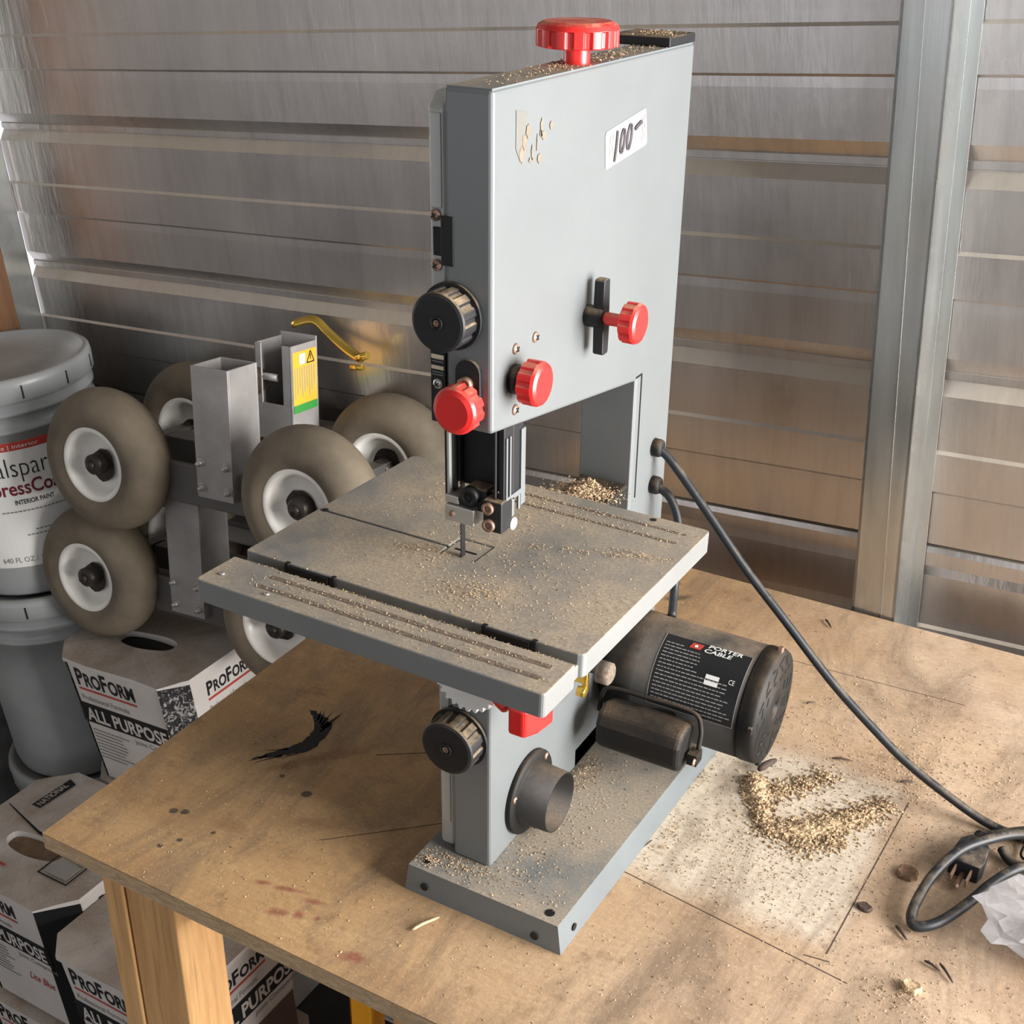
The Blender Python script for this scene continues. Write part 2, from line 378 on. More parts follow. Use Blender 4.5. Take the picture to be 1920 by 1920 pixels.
# black brush smear on the top
SM1 = [(-0.3045, 0.0413), (-0.2935, 0.0529), (-0.2829, 0.0652), (-0.2709, 0.0845), (-0.2694, 0.1064), (-0.2758, 0.122), (-0.289, 0.1329), (-0.3055, 0.1377)]
SM2 = [(-0.2739, 0.1187, 0.0021, 0.0343, 0.0035), (-0.2783, 0.1226, -0.0046, 0.0283, 0.0012), (-0.2816, 0.1251, -0.0104, 0.0228, 0.0012), (-0.287, 0.1285, -0.0077, 0.0156, 0.0014), (-0.2935, 0.0529, -0.0119, -0.017, 0.0016), (-0.2807, 0.0624, -0.0187, -0.0271, 0.0012), (-0.2822, 0.0728, -0.0216, -0.0158, 0.0012), (-0.2725, 0.1131, 0.0048, 0.0267, 0.0012), (-0.2689, 0.0734, -0.0119, -0.0192, 0.001)]
mb = MB(); P = []; rnd = random.Random(3)
ctr = spline([(x, y, 0) for x, y in SM1], 5)
wd = [.0005 + .0085 * math.sin(PI * min(1, (i / (len(ctr) - 1)) ** 1.3)) ** .8 for i in range(len(ctr))]
L_ = []; R_ = []
for i, p in enumerate(ctr):
    a = ctr[min(i + 1, len(ctr) - 1)] - ctr[max(0, i - 1)]; n_ = Vector((-a.y, a.x, 0)).normalized(); w_ = wd[i]
    L_.append(p + n_ * (w_ + rnd.uniform(-.0012, .0012))); R_.append(p - n_ * (w_ + rnd.uniform(-.0025, .0015)))
for i in range(len(ctr) - 1): mb.add([(*L_[i][:2], .0003), (*R_[i][:2], .0003), (*R_[i + 1][:2], .0003), (*L_[i + 1][:2], .0003)], [(0, 1, 2, 3)])
for (x, y, dx, dy, w_) in SM2:
    n_ = Vector((-dy, dx)).normalized() * w_; mb.add([(x - n_.x, y - n_.y, .0003), (x + n_.x, y + n_.y, .0003), (x + dx, y + dy, .0003)], [(0, 1, 2)])
mb.build('paint_smear', 'ink', bench, 0, 2, IB)['label'] = 'black brush smear'
mb = MB()    # pencil and knife lines in the top
for (x0, y0, x1, y1, w_) in ((.06, .088, .30, .058, .0005), (.276, .08, .287, .31, .0005), (.26, .07, .281, .073, .0006), (.087, .105, .094, .135, .0006), (-.2, .11, -.07, .20, .0005), (-.397, .47, .3, .505, .0004), (-.17, -.02, -.06, .08, .0004)):
    d = Vector((x1 - x0, y1 - y0)).normalized(); n_ = Vector((-d.y, d.x)) * w_
    mb.add([(x0 - n_.x, y0 - n_.y, .0002), (x1 - n_.x, y1 - n_.y, .0002), (x1 + n_.x, y1 + n_.y, .0002), (x0 + n_.x, y0 + n_.y, .0002)], [(0, 1, 2, 3)])
mb.build('scribe_line', 'twig', bench, 0, 2, IB)

# ================================================================== BAND SAW
saw = thing('band_saw', 'grey benchtop band saw with red knobs and a black motor on the workbench', 'band saw', T(0, 0, 0))
# ---- base: folded sheet tray
bx0, bx1, by0, by1, hb = -.064, .0825, -.031, .335, .0286
mb = MB(); k = .004
def ring(e, z): return [(bx0 - e, by0 - e * .3, z), (bx1 + e, by0 - e * .3, z), (bx1 + .012 + e, by1 + e, z), (bx0 - e, by1 + e, z)]
v = ring(k, 0) + ring(0, hb) + ring(k - .0015, 0) + ring(-.0015, hb - .0015)
f = [(4, 5, 6, 7)] + [(i, (i + 1) % 4, 4 + (i + 1) % 4, 4 + i) for i in range(4)] + [(8 + (i + 1) % 4, 8 + i, 12 + i, 12 + (i + 1) % 4) for i in range(4)] + [(15, 14, 13, 12)] + [(i, 8 + i, 8 + (i + 1) % 4, (i + 1) % 4) for i in range(4)]
mb.add(v, f); base = mb.build('base', 'paint_dust', saw, .0022, 3)
mb = MB()
for (x, y, r) in ((.0697, -.0206, .0042), (-.052, -.0187, .0042)): MB().lathe([(r, hb + .0001), (r, hb + .0004)], 20, T(x, y, 0)).build('bolt_hole', 'inner', base)
for (x, z) in ((-.0472, .0097), (.0617, .0075)): MB().lathe([(.0038, 0), (.0038, .0006)], 20, T(x, by0 - .0018, z + .002) @ RX(PI / 2 + .04)).build('bolt_hole', 'inner', base)
MB().lathe([(.0034, 0), (.0034, .0006)], 20, T(bx1 + .0040, -.008, .011) @ RY(PI / 2)).build('bolt_hole', 'inner', base)
# ---- frame casting: C shaped body
H, D, Hb, Hb2, Yt, Wb = .6723, .3382, .4344, .3943, .2545, .0374
C_ = [(0, hb), (D, hb), (D, H), (0, H), (0, Hb), (Yt, Hb2), (Yt, .262), (0, .262)]
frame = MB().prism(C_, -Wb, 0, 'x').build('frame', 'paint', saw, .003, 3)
mb = MB(); top_dust = mb.box(-.036, -.0015, .002, D - .002, H - .0005, H + .0008)
mb.build('frame_top', 'paint_dust', saw)
MB().box(-.0528, -.0006, Yt - .0012, Yt + .03, .262, Hb2 + .006).build('column_front', 'paint', saw, .001)
MB().lathe([(.010, 0), (.012, .004), (.012, .014), (.008, .018)], 20, T(-.0545, Yt + .004, .383) @ RX(PI / 2)).build('door_latch', 'inner', saw)
mb = MB()   # slit along the folded edge of the column and the dark inner lining
mb.box(-.0002, .0006, Yt + .0105, Yt + .0122, .275, Hb2 + .004).box(-.0002, .0006, Yt - .001, Yt + .0115, Hb2 + .003, Hb2 + .0045)
mb.build('seam', 'inner', frame)
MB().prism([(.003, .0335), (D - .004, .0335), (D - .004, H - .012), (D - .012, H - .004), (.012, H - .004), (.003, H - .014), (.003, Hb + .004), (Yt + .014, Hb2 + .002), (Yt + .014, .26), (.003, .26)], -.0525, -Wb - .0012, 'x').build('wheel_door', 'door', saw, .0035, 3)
mb = MB()
for z0, z1 in ((.592, .655), (.06, .135), (.175, .255)): MB().box(-.0497, -.0412, .0018, .0032, z0, z1).build('door_rib', 'door', saw, .0008)
# lock window on the front edge
MB().box(-.0405, -.0305, -.0010, .0008, .5535, .588).box(-.0485, -.0400, .0015, .0032, .559, .579).build('tension_window', 'inner', frame, .0006)
def screw(parent, Mx, r=.0045, m='rust'):
    mb = MB().lathe([(r, 0), (r, .0006), (r * .85, .0014), (r * .45, .0022), (0.0001, .0024)], 20, Mx)
    o = mb.build('screw', m, parent)
    MB().box(-r * .55, r * .55, -r * .12, r * .12, .0019, .0027, Mx @ RZ(.6)).box(-r * .12, r * .12, -r * .55, r * .55, .0019, .0027, Mx @ RZ(.6)).build('screw_slot', 'inner', o)
FN = RX(PI / 2)      # local +Z -> world -Y
SD = RY(PI / 2)      # local +Z -> world +X
screw(saw, T(-.0462, .0018, .5871) @ FN, .0042); screw(saw, T(-.0458, .0018, .5523) @ FN, .0042); screw(saw, T(-.0455, .0006, .4650) @ FN, .0040, 'steel')
for y, z in ((.0631, .4904), (.0335, .4900), (.0338, .4427)): screw(saw, T(0, y, z) @ SD, .0042)
# scale label on the door edge
mb = MB(); mb.box(-.0515, -.0392, .0006, .0034, .435, .502)
o = mb.build('scale_label', 'ink', saw)
MB().box(-.0508, -.0404, .0001, .0008, .4842, .4872).box(-.0508, -.0404, .0001, .0008, .4760, .4788).build('stripe', 'ivory', o)
mb = MB()
for z in (.4905, .4930, .4955, .4815, .4835, .4735, .4715): mb.box(-.0503, -.0410, .0003, .0007, z, z + .0007)
mb.build('small_print', 'inkgrey', o)
# fluted knobs
def knob(name, mat, R, L, Mx, nfl=12, stem=(.006, .006), chamfer=.25, cap=True, flange=0., depth=.90, parent=saw, bolt=True):
    n = nfl * 8; c = R * chamfer
    r0 = stem[0]; prof = [(r0, 0), (r0, stem[1]), (R * .86, stem[1]), (R, stem[1] + .001)]
    if flange: prof = [(flange, stem[1]), (flange, stem[1] + .0025), (R * 1.0, stem[1] + .0026)]; 
    a = len(prof) - 1
    prof += [(R, L - c * .9), (R, L - c * .8), (R - c * .25, L - c * .3), (R - c * .9, L), (.0001, L)]
    def mod(i, j, n_):
        if j in (a, a + 1): return depth if (i % 8) in (0, 1, 2) else 1.
        return 1.
    mb = MB()
    if flange and stem[1] > 0: mb.lathe([(r0, 0), (r0, stem[1] + .001)], 24, Mx)
    mb.lathe(prof, n, Mx, 0, False, mod)
    o = mb.build(name, mat, parent, .0005, 2)
    for i, p in enumerate(o.data.polygons): p.use_smooth = False
    if bolt:
        b = MB().lathe([(R * .23, 0), (R * .23, .0012), (R * .17, .0012), (R * .17, .0002), (.0001, .0002)], 24, Mx @ T(0, 0, L)); b.build('knob_ring', 'ink', o)
        MB().lathe([(R * .13, 0), (R * .13, .0008), (R * .07, .0009), (R * .07, .0003), (.0001, .0003)], 6, Mx @ T(0, 0, L)).build('hex_bolt', 'rust', o)
    return o
knob('adjusting_knob', 'black', .0218, .0215, T(-.0315, 0, .5188) @ FN, 12, (.012, .001), .14, True, .0245, .93)
knob('adjusting_knob', 'black', .0245, .0225, T(-.0290, 0, .1585) @ FN, 12, (.012, .001), .14, True, .0272, .93)
knob('red_knob', 'red', .0178, .0275, T(-.0162, 0, .4577) @ FN, 10, (.006, .011), .30, bolt=False)
knob('red_knob', 'red', .0168, .0255, T(0, .032, .4675) @ SD, 10, (.0085, .0095), .28, bolt=False)
knob('red_knob', 'red', .0163, .0475, T(0, .150, .484) @ SD, 10, (.0052, .033), .28, bolt=False)
knob('red_knob', 'red', .0307, .0305, T(-.0165, .1500, H) @ T(0, 0, 0), 14, (.0098, .0125), .22, bolt=False, depth=.93)
MB().lathe([(.011, 0), (.011, .006), (.009, .0075), (.0001, .0075)], 24, T(0, .032, .4675) @ SD).build('bushing', 'black', saw)
# oval bracket with bolt behind the front red knob
mb = MB(); ov = [(.0105 * math.cos(a), .0105 * math.sin(a) + (.012 if math.sin(a) > 0 else -.020)) for a in [2 * PI * i / 32 for i in range(32)]]
mb.prism([(-.0185 + x, .4665 + z) for x, z in ov], -.0028, .0004, 'y'); br = mb.build('guide_bracket', 'black', saw, .0006)
mb = MB().lathe([(.0055, 0), (.0055, .0045), (.0030, .0046), (.0030, .0030), (.0001, .0030)], 24, T(-.0190, -.0028, .4712) @ FN); mb.build('socket_bolt', 'rust', br)
# wing lever coaxial with the long red knob
mb = MB().lathe([(.0088, 0), (.0088, .014), (.0075, .016), (.0001, .016)], 24, T(0, .150, .484) @ SD)
for sg in (1, -1):
    Lh = .031 if sg > 0 else .030
    P_ = [(-.0065, 0), (.0065, 0), (.0052, sg * Lh * .96), (.0035, sg * Lh), (-.0035, sg * Lh), (-.0055, sg * Lh * .96)]
    if sg < 0: P_ = P_[::-1]
    yo = .1535 if sg > 0 else .1495
    mb.prism([(yo + x - sg * .001, .484 + z) for x, z in P_], .0065 if sg > 0 else .008, .0155 if sg > 0 else .017, 'x')
mb.build('wing_lever', 'black', saw, .0018, 2)
MB().lathe([(.0042, .012), (.0042, .034)], 20, T(0, .150, .484) @ SD).build('threaded_rod', 'rust', saw)
# black plate on the top rear
MB().box(-.056, -.0005, .285, .3395, H + .001, H + .0085).build('rear_top_plate', 'black', saw, .001)
# torn tape and price sticker on the side
def SX(y, z): return (.0004, y, z)
def SX2(y, z): return (.0006, y, z)
def SX3(y, z): return (.0013, y, z)
mb = MB(); mb.add([SX(.0305, .6565), SX(.0305, .6315), SX(.0362, .6225), SX(.0408, .6345), SX(.0475, .6535)], [(0, 1, 2, 3, 4)]); 
tp = mb.build('tape_remnant', 'tape', saw)
mb = MB(); rnd = random.Random(5)
for (y, z, ry, rz) in ((.0385, .626, .003, .006), (.0425, .634, .0035, .006), (.0475, .641, .0035, .005), (.0535, .6255, .0018, .005), (.0515, .621, .003, .002), (.0605, .631, .0012, .006), (.0665, .641, .002, .007), (.0695, .635, .003, .003), (.064, .620, .003, .0035), (.0805, .6405, .003, .0035), (.0655, .637, .0015, .003)):
    mb.add([SX2(y + ry * math.cos(a) * rnd.uniform(.6, 1.2), z + rz * math.sin(a) * rnd.uniform(.6, 1.2)) for a in [2 * PI * i / 11 for i in range(11)]], [tuple(range(11))])
mb.build('tape_residue', 'tapetan', tp)
ss = [(.1690, .6205), (.1715, .5945), (.1735, .5940), (.2455, .6020), (.2478, .6045), (.2430, .6295), (.2405, .6315), (.1705, .6228)]
mb = MB(); mb.add([SX(*p) for p in ss], [tuple(range(8))]); stk = mb.build('price_sticker', 'paper', saw)
# handwriting
mb = MB()
def stroke(pts, w_, fn, mb):
    P_ = spline([(a, b, 0) for a, b in pts], 6)
    for i in range(len(P_) - 1):
        a, b = P_[i], P_[i + 1]; d = (b - a); n_ = Vector((-d.y, d.x, 0)).normalized() * w_
        mb.add([fn(*(a - n_)[:2]), fn(*(b - n_ + d * .15)[:2]), fn(*(b + n_ + d * .15)[:2]), fn(*(a + n_)[:2])], [(0, 1, 2, 3)])
def HW(a, b): return SX2(.1715 + a * .0760, .5945 + a * .0085 + b * .0290)
stroke([(.19, .85), (.175, .55), (.165, .18)], .0011, HW, mb) if False else None
def loop(cx, cy, rx, ry, sh): return [(cx + rx * math.cos(t) + sh * math.sin(t), cy + ry * math.sin(t)) for t in [PI / 2 + 2 * PI * i / 12 for i in range(13)]]
def stroke3(pts, w_):
    Q = [Vector((0, .1715 + a * .0760, .5945 + a * .0085 + b * .0290)) for a, b in pts]; P_ = spline(Q, 6)
    for i in range(len(P_) - 1):
        a, b = P_[i], P_[i + 1]; d = b - a; n_ = Vector((0, -d.z, d.y)).normalized() * w_
        mb.add([tuple(Vector((.0016, 0, 0)) + q) for q in (a - n_, b - n_ + d * .2, b + n_ + d * .2, a + n_)], [(0, 1, 2, 3)])
stroke3([(.235, .86), (.22, .5), (.185, .08)], .0013)
stroke3(loop(.365, .50, .045, .30, .02), .0012); stroke3(loop(.53, .50, .048, .32, .02), .0012)
stroke3([(.66, .60), (.72, .66), (.82, .72)], .0017)
mb.build('handwriting', 'marker', stk)
mb = MB()
for a in (.08, .14, .91, .86): MB().add([HW(a, .15), HW(a + .006, .15), HW(a + .006, .85), HW(a, .85)], [(0, 1, 2, 3)]).build('printed_bar', 'tape', stk)
# guide post and blade guides
gp = MB(); gp.box(-.0535, -.0455, .020, .0275, .364, .440).box(-.0535, -.0008, .034, .050, .372, .440)
gp.box(-.0055, -.0008, .020, .0345, .372, .440).box(-.0085, -.0068, .018, .022, .372, .440)
gp = gp.build('blade_guide_post', 'black', saw, .0008)
mb = MB()
for y0, y1 in ((.0215, .0235), (.0268, .0287), (.044, .0505)): mb.box(-.0010, .0008, y0, y1, .360 if y0 > .04 else .374, .4235)
mb.box(-.0010, .0009, .0215, .0505, .370, .3745).box(-.0010, .0009, .030, .0335, .356, .372).box(-.0010, .0009, .040, .043, .358, .371)
mb.build('guide_rib', 'paint', gp, .0004)
MB().box(-.0495, -.0465, .0165, .0205, .368, .440).build('guide_rail', 'door', gp, .001)
mb = MB().box(-.0155, .0010, .0135, .030, .3475, .3735).box(-.0340, -.0155, .019, .034, .3590, .378)
gb = mb.build('guide_block', 'black', gp, .0012)
for x, z, r, m in ((-.0102, .3675, .0048, 'rust'), (-.0095, .3535, .0052, 'rust')):
    MB().lathe([(r, 0), (r, .003), (r * .5, .003), (r * .5, .0012), (.0001, .0012)], 24, T(x, .0135, z) @ FN).build('socket_bolt', m, gb)
MB().lathe([(.0078, 0), (.0078, .006), (.0042, .006), (.0042, .004), (.0001, .004)], 28, T(-.0285, .019, .3720) @ FN).build('thrust_bearing', 'inner', gb)
MB().lathe([(.0050, 0), (.0050, .0012), (.0001, .0012)], 24, T(.0010, .031, .350) @ SD).build('spacer', 'white', gb)
MB().box(-.0485, -.0225, .0115, .0300, .3490, .3625).box(-.0492, -.0370, .0130, .0300, .3635, .3700).build('jaw_block', 'steel', gb, .0008)
MB().lathe([(.0025, 0), (.0025, .0015), (.0001, .0015)], 12, T(-.0415, .0115, .3560) @ FN).build('grub_screw', 'rust', gb)
mb = MB(); zz = []; z = .306
pl = [(.0345, .306), (.0345, .44)]; teeth = []
z = .44
while z > .306:
    teeth += [(.0292, z), (.0275, z - .0012), (.0292, z - .0034)]; z -= .0034
mb.prism(pl + teeth, -.0450, -.0442, 'x'); mb.build('blade', 'ink', saw)
# ---- table
def TB(mb, *a, **k): return mb
tab = MB(); th = .0192; X0, X1, Y0, Y1 = -.1499, .1519, -.1485, .1515; ga, gb_ = -.1035, -.0903
def rr(x0, x1, y0, y1, r, c=(1, 1, 1, 1)):
    out = []
    for (cx, cy, a0, on) in ((x1 - r, y0 + r, -PI / 2, c[1]), (x1 - r, y1 - r, 0, c[2]), (x0 + r, y1 - r, PI / 2, c[3]), (x0 + r, y0 + r, PI, c[0])):
        if on: out += [(cx + r * math.cos(a0 + PI / 2 * i / 4), cy + r * math.sin(a0 + PI / 2 * i / 4)) for i in range(5)]
        else:
            out.append((cx + r * (1 if a0 in (-PI / 2, 0) else -1), cy + r * (-1 if a0 in (-PI / 2, PI) else 1)))
    return out
# front strip, main field (with the blade slit and insert opening), web below the groove
tab.prism(rr(X0, X1, Y0, ga, .004, (1, 1, 0, 0)), -th, 0, 'z')
sl0, sl1 = .0035, .0058
ix0, ix1, iy0, iy1 = -.0185, .0135, -.0100, .0240
outer = rr(X0, X1, gb_, Y1, .006, (0, 1, 1, 1)); outer = outer[-1:] + outer[:-1] if outer[0][0] > 0 else outer
e_ = .005
field = [(X0, gb_ + .002), (X0 + .002, gb_), (X1 - e_, gb_), (X1 - .0015, gb_ + .0015), (X1, gb_ + e_), (X1, Y1 - e_), (X1 - .0015, Y1 - .0015), (X1 - e_, Y1), (X0 + e_, Y1), (X0 + .0015, Y1 - .0015), (X0, Y1 - e_),
         (X0, sl1), (ix0, sl1), (ix0, iy1), (ix1, iy1), (ix1, iy0), (ix0, iy0), (ix0, sl0), (X0, sl0)]
tab.prism(field, -th, 0, 'z')
tab.box(X0 + .0, X1 - .004, ga - .001, gb_ + .001, -th, -.0085).box(X0, ix0 + .001, sl0 - .001, sl1 + .001, -th, -.004)
table = tab.build('saw_table', 'table', saw, .0012, 3, TABLE)
ti = MB().box(ix0 + .0008, ix1 - .0008, iy0 + .0008, iy1 - .0008, -.004, -.0008).build('table_insert', 'table', table, .0008)
MB().box(-.012, .008, .0034, .0060, -.0012, -.0005).build('insert_slot', 'inner', ti)
mb = MB()
def slot(x0, x1, y, r):
    out = [(x1 + r * math.cos(a), y + r * math.sin(a)) for a in [-PI / 2 + PI * i / 8 for i in range(9)]] + [(x0 + r * math.cos(a), y + r * math.sin(a)) for a in [PI / 2 + PI * i / 8 for i in range(9)]]
    MB().prism(out, 0, .0003, 'z').build('slot', 'slotdust', table)
for (a, b, y, r) in ((-.1013, .1377, -.1155, .0024), (-.1019, .1380, -.1318, .0024), (-.060, .1365, .1310, .0018), (-.060, .1349, .1115, .0018), ): slot(a, b, y, r)
for x0, x1 in ((-.1076, -.067), (.072, .1096)): MB().box(x0, x1, gb_ - .0030, gb_ - .0003, -.0085, -.0012).build('groove_plate', 'inner', table)
for x0 in (-.1095, -.0650, .0700, .1110): MB().box(x0, x0 + .004, gb_ - .0020, gb_ + .0025, -.0080, .0003).build('groove_clip', 'inner', table, .0005)
for x, y in ((-.1368, -.1325), (-.0879, -.1394)): MB().lathe([(.0022, 0), (.0020, .0012), (.0001, .0014)], 12, T(x, y, 0)).build('pin', 'steel', table)
MB().lathe([(.003, 0), (.003, .0003)], 12, T(.1018, .1439, 0)).build('table_hole', 'inner', table); MB().lathe([(.003, 0), (.003, .0006)], 12, T(-.143, .0048, 0)).build('table_hole', 'inner', table)
# ---- under the table
MB().box(-.06, .012, .01, .16, .262, .291).box(-.0355, -.004, .03, .12, .20, .264).build('trunnion', 'black', saw, .003)
mb = MB()   # white toothed tilt scale
n = 26; out = []
for i in range(n * 2):
    a = PI + PI * i / (n * 2 - 1); r = .0262 if i % 4 < 2 else .0295; out.append((-.0175 + r * math.cos(a), .2225 + r * math.sin(a)))
mb.prism(out, -.010, -.004, 'y'); mb.build('tilt_gear', 'white', saw)
mb = MB()   # red table lock lever
mb.tube(spline([(-.002, -.006, .2275), (.012, -.013, .2205), (.026, -.017, .2150)], 5), .0055, 12, flat=1.)
mb.prism([(.0290, -.024), (.0440, -.024), (.0505, -.012), (.0535, .008), (.0450, .010), (.0390, -.006), (.0290, -.010)], .1965, .2230, 'z')
mb.build('lock_lever', 'red', saw, .003, 3)
MB().lathe([(.004, -.03), (.004, .001), (.0105, .001), (.0105, .012), (.0085, .0135), (.0001, .0135)], 28, T(.026, .147, .157) @ SD).build('tilt_knob', 'slotdust', saw)
mb = MB().lathe([(.0055, 0), (.0055, .008), (.0001, .009)], 6, T(.012, .135, .138) @ SD).lathe([(.003, -.01), (.003, .012)], 12, T(.018, .138, .147)); mb.box(.006, .017, .134, .145, .147, .156)
mb.build('pointer_bolt', 'brass', saw, .0006)
# ---- dust port
mb = MB().lathe([(.0392, 0), (.0392, .004), (.0385, .005), (.030, .005), (.0288, .0055), (.0276, .033), (.0262, .033), (.0262, .001), (.0001, .001)], 56, T(0, .0640, .0690) @ SD)
port = mb.build('dust_port', 'black_heavy', saw)
for a in (.75, 2.75, -1.5): screw(port, T(.005, .0640 + .0342 * math.cos(a), .0690 + .0342 * math.sin(a)) @ SD, .0034)
# ---- motor
MX = T(0, .242, .1085) @ SD; R_m = .0548; Lm = .163
motor = MB().lathe([(R_m * .72, 0), (R_m * .80, .004), (R_m * .97, .016), (R_m * 1.02, .024), (R_m * 1.02, .040), (R_m, .0405), (R_m, Lm - .016)], 72, MX).build('motor', 'black_heavy', saw)
cap = MB().lathe([(R_m * 1.012, Lm - .0165), (R_m * 1.012, Lm - .004), (R_m * .97, Lm), (R_m * .40, Lm), (R_m * .38, Lm + .0012), (R_m * .12, Lm + .0012), (R_m * .12, Lm - .003), (.0001, Lm - .003)], 72, MX).build('motor_end_cap', 'black_heavy', motor)
mb = MB(); rnd = random.Random(2)
for rad, cnt, ln in ((.52, 9, .008), (.68, 12, .011), (.84, 15, .012)):
    for i in range(cnt):
        a = 2 * PI * i / cnt + rad; c_ = Vector((R_m * rad * math.cos(a), R_m * rad * math.sin(a), 0)); tdir = a + PI / 2 + (.5 if i % 2 else -.5)
        mb.box(-ln * .5, ln * .5, -.0015, .0015, Lm - .001, Lm + .0004, MX @ T(*c_) @ RZ(tdir))
mb.build('vent_slot', 'inner', cap)
for a in (2.9, 4.6, 1.2, -.3): MB().box(-.004, .004, -.004, .003, -.001, .0035, MX @ RZ(a) @ T(R_m * 1.0, 0, Lm - .005)).build('clip', 'rust' if a == 2.9 else 'black', cap, .0008)
def CYL(x, s_, off=.0006):     # x along the axis, s_ arc length around, 0 = facing -Y and a little up
    a = s_ / R_m; r = R_m + off; return (x, .242 - r * math.cos(a), .1085 + r * math.sin(a))
lab = MB(); n = 18; s0, s1 = .003, .074
def cq(mb, x0, x1, a0, a1, off, mi=0, n=1):
    for i in range(n):
        p, q = a0 + (a1 - a0) * i / n, a0 + (a1 - a0) * (i + 1) / n
        mb.add([CYL(x0, p, off), CYL(x1, p, off), CYL(x1, q, off), CYL(x0, q, off)], [(0, 1, 2, 3)], None, mi)
cq(lab, .058, .142, s0, s1, .0004, 0, 14)
label = lab.build('rating_label', 'ink', motor)
mb = MB(); cq(mb, .0575, .1425, s0 - .0004, s0, .0006); cq(mb, .1418, .1424, s0, s1, .0006, 0, 12); cq(mb, .0576, .0582, s0, s1, .0006, 0, 12)
rnd = random.Random(11); s_ = .064
for k in range(17):
    x = .061; end = .137 if k > 6 else .100
    if k in (0,): end = .082
    while x < end - rnd.uniform(0, .012):
        wl = rnd.uniform(.0015, .0055); cq(mb, x, x + wl, s_, s_ + .0009, .0007); x += wl + .0009
    s_ -= .0036
mb.build('small_print', 'inkfade', label)
mb = MB(); cq(mb, .108, .121, .0405, .0445, .0009, 0, 2); cq(mb, .108, .121, .0350, .0390, .0009, 0, 2)
text(mb, 'PORTER', .100, .0700, .033, .0042, lambda x, y: CYL(x, y, .0009), 0, .02, .2); text(mb, 'CABLE', .098, .0645, .027, .0042, lambda x, y: CYL(x, y, .0009), 0, .02, .2)
text(mb, 'CE', .130, .0410, .0055, .0045, lambda x, y: CYL(x, y, .0009), 0, .0)
mb.build('white_print', 'white', label)
mb = MB(); mb.add([CYL(.083, .065, .0009), CYL(.094, .065, .0009), CYL(.096, .0715, .0009), CYL(.085, .0715, .0009)], [(0, 1, 2, 3)]); mb.build('red_logo', 'redprint', label)
mb = MB(); mb.add([CYL(.088, .0665, .0011), CYL(.091, .0670, .0011), CYL(.0905, .0695, .0011), CYL(.0875, .0690, .0011)], [(0, 1, 2, 3)]); mb.build('white_print', 'white', label)
# capacitor cover slung on the near side of the motor
cc = MB(); sec = [(.012, -.004), (.016, .012), (-.004, .019), (-.016, .0155), (-.0205, .006), (-.0205, -.012), (-.013, -.0205), (.002, -.019)]
CB = T(0, .172, .0905)
cc.prism([(y * 1.15, z * 1.15) for y, z in sec], .024, .108, 'x', CB); cap2 = cc.build('capacitor_cover', 'black_heavy', motor, .005, 3)
mb = MB(); mb.tube(spline([(.014, .180, .090), (.016, .180, .108), (.024, .182, .117), (.060, .184, .1175), (.105, .184, .1175), (.116, .180, .106), (.118, .172, .088)], 6), .0024, 8)
mb.box(.110, .120, .164, .178, .074, .086); mb.build('cover_flange', 'black_heavy', cap2, .0006)
screw(cap2, T(.1175, .163, .080) @ SD, .004)
MB().lathe([(.034, -.004), (.034, .001), (.030, .003)], 40, T(0, .235, .11) @ SD).box(-.004, .0, .16, .25, .03, .05).build('motor_mount', 'inner', motor)
# ---- cords
def grommet(y, z):
    MB().lathe([(.0088, 0), (.0088, .006), (.0078, .0085), (.0055, .0095), (.0001, .0095)], 24, T(0, y, z) @ SD).build('grommet', 'black_heavy', saw)
grommet(.3057, .3119); grommet(.3065, .2723)
cp = [(.006, .3060, .3110), (.020, .308, .298), (.060, .308, .254), (.103, .308, .205), (.144, .308, .164), (.198, .308, .110), (.245, .308, .071), (.279, .308, .046), (.322, .308, .023), (.359, .308, .0075), (.392, .306, .0045)]
cord = MB().tube(spline(cp, 8), .0042, 14).build('power_cord', 'rubber', saw)
MB().tube(spline([(.006, .3065, .2715), (.020, .307, .262), (.030, .306, .240), (.033, .303, .205), (.036, .295, .175), (.045, .27, .155)], 8), .0042, 12).build('motor_lead', 'rubber', saw)
cl = [(.420, .300, .010), (.405, .303, .013), (.388, .295, .016), (.369, .275, .018), (.347, .243, .019), (.333, .203, .016), (.3275, .167, .012), (.328, .147, .009), (.335, .141, .008), (.350, .155, .009), (.366, .188, .010), (.381, .228, .010), (.398, .258, .010), (.430, .290, .008), (.47, .31, .006)]
MB().tube(spline(cl, 8), .0045, 14).tube(spline([(.392, .306, .0045), (.402, .307, .006), (.425, .305, .008), (.460, .312, .005), (.50, .30, .005), (.51, .27, .005), (.47, .262, .005), (.425, .262, .007), (.398, .262, .007), (.386, .268, .006), (.378, .278, .007)], 8), .0043, 12).build('coiled_cord', 'rubber', cord)
MB().tube(spline([(.396, .312, .012), (.380, .303, .009), (.366, .292, .008), (.357, .282, .008)], 6), .0042, 12).build('plug_lead', 'rubber', cord)
dirp = Vector((.351 - .357, .215 - .285, 0)).normalized(); ang = math.atan2(dirp.y, dirp.x)
PM = T(.3585, .285, .009) @ RZ(ang)
mb = MB()
for i in range(5): mb.lathe([(.0066, i * .0032), (.0066, i * .0032 + .0020), (.0050, i * .0032 + .0022)], 16, PM @ RY(PI / 2))
plug = mb.prism([(.014, -.006), (.024, -.013), (.046, -.015), (.056, -.013), (.056, .013), (.046, .015), (.024, .013), (.014, .006)], -.009, .009, 'z', PM).build('plug', 'rubber', cord, .002, 2)
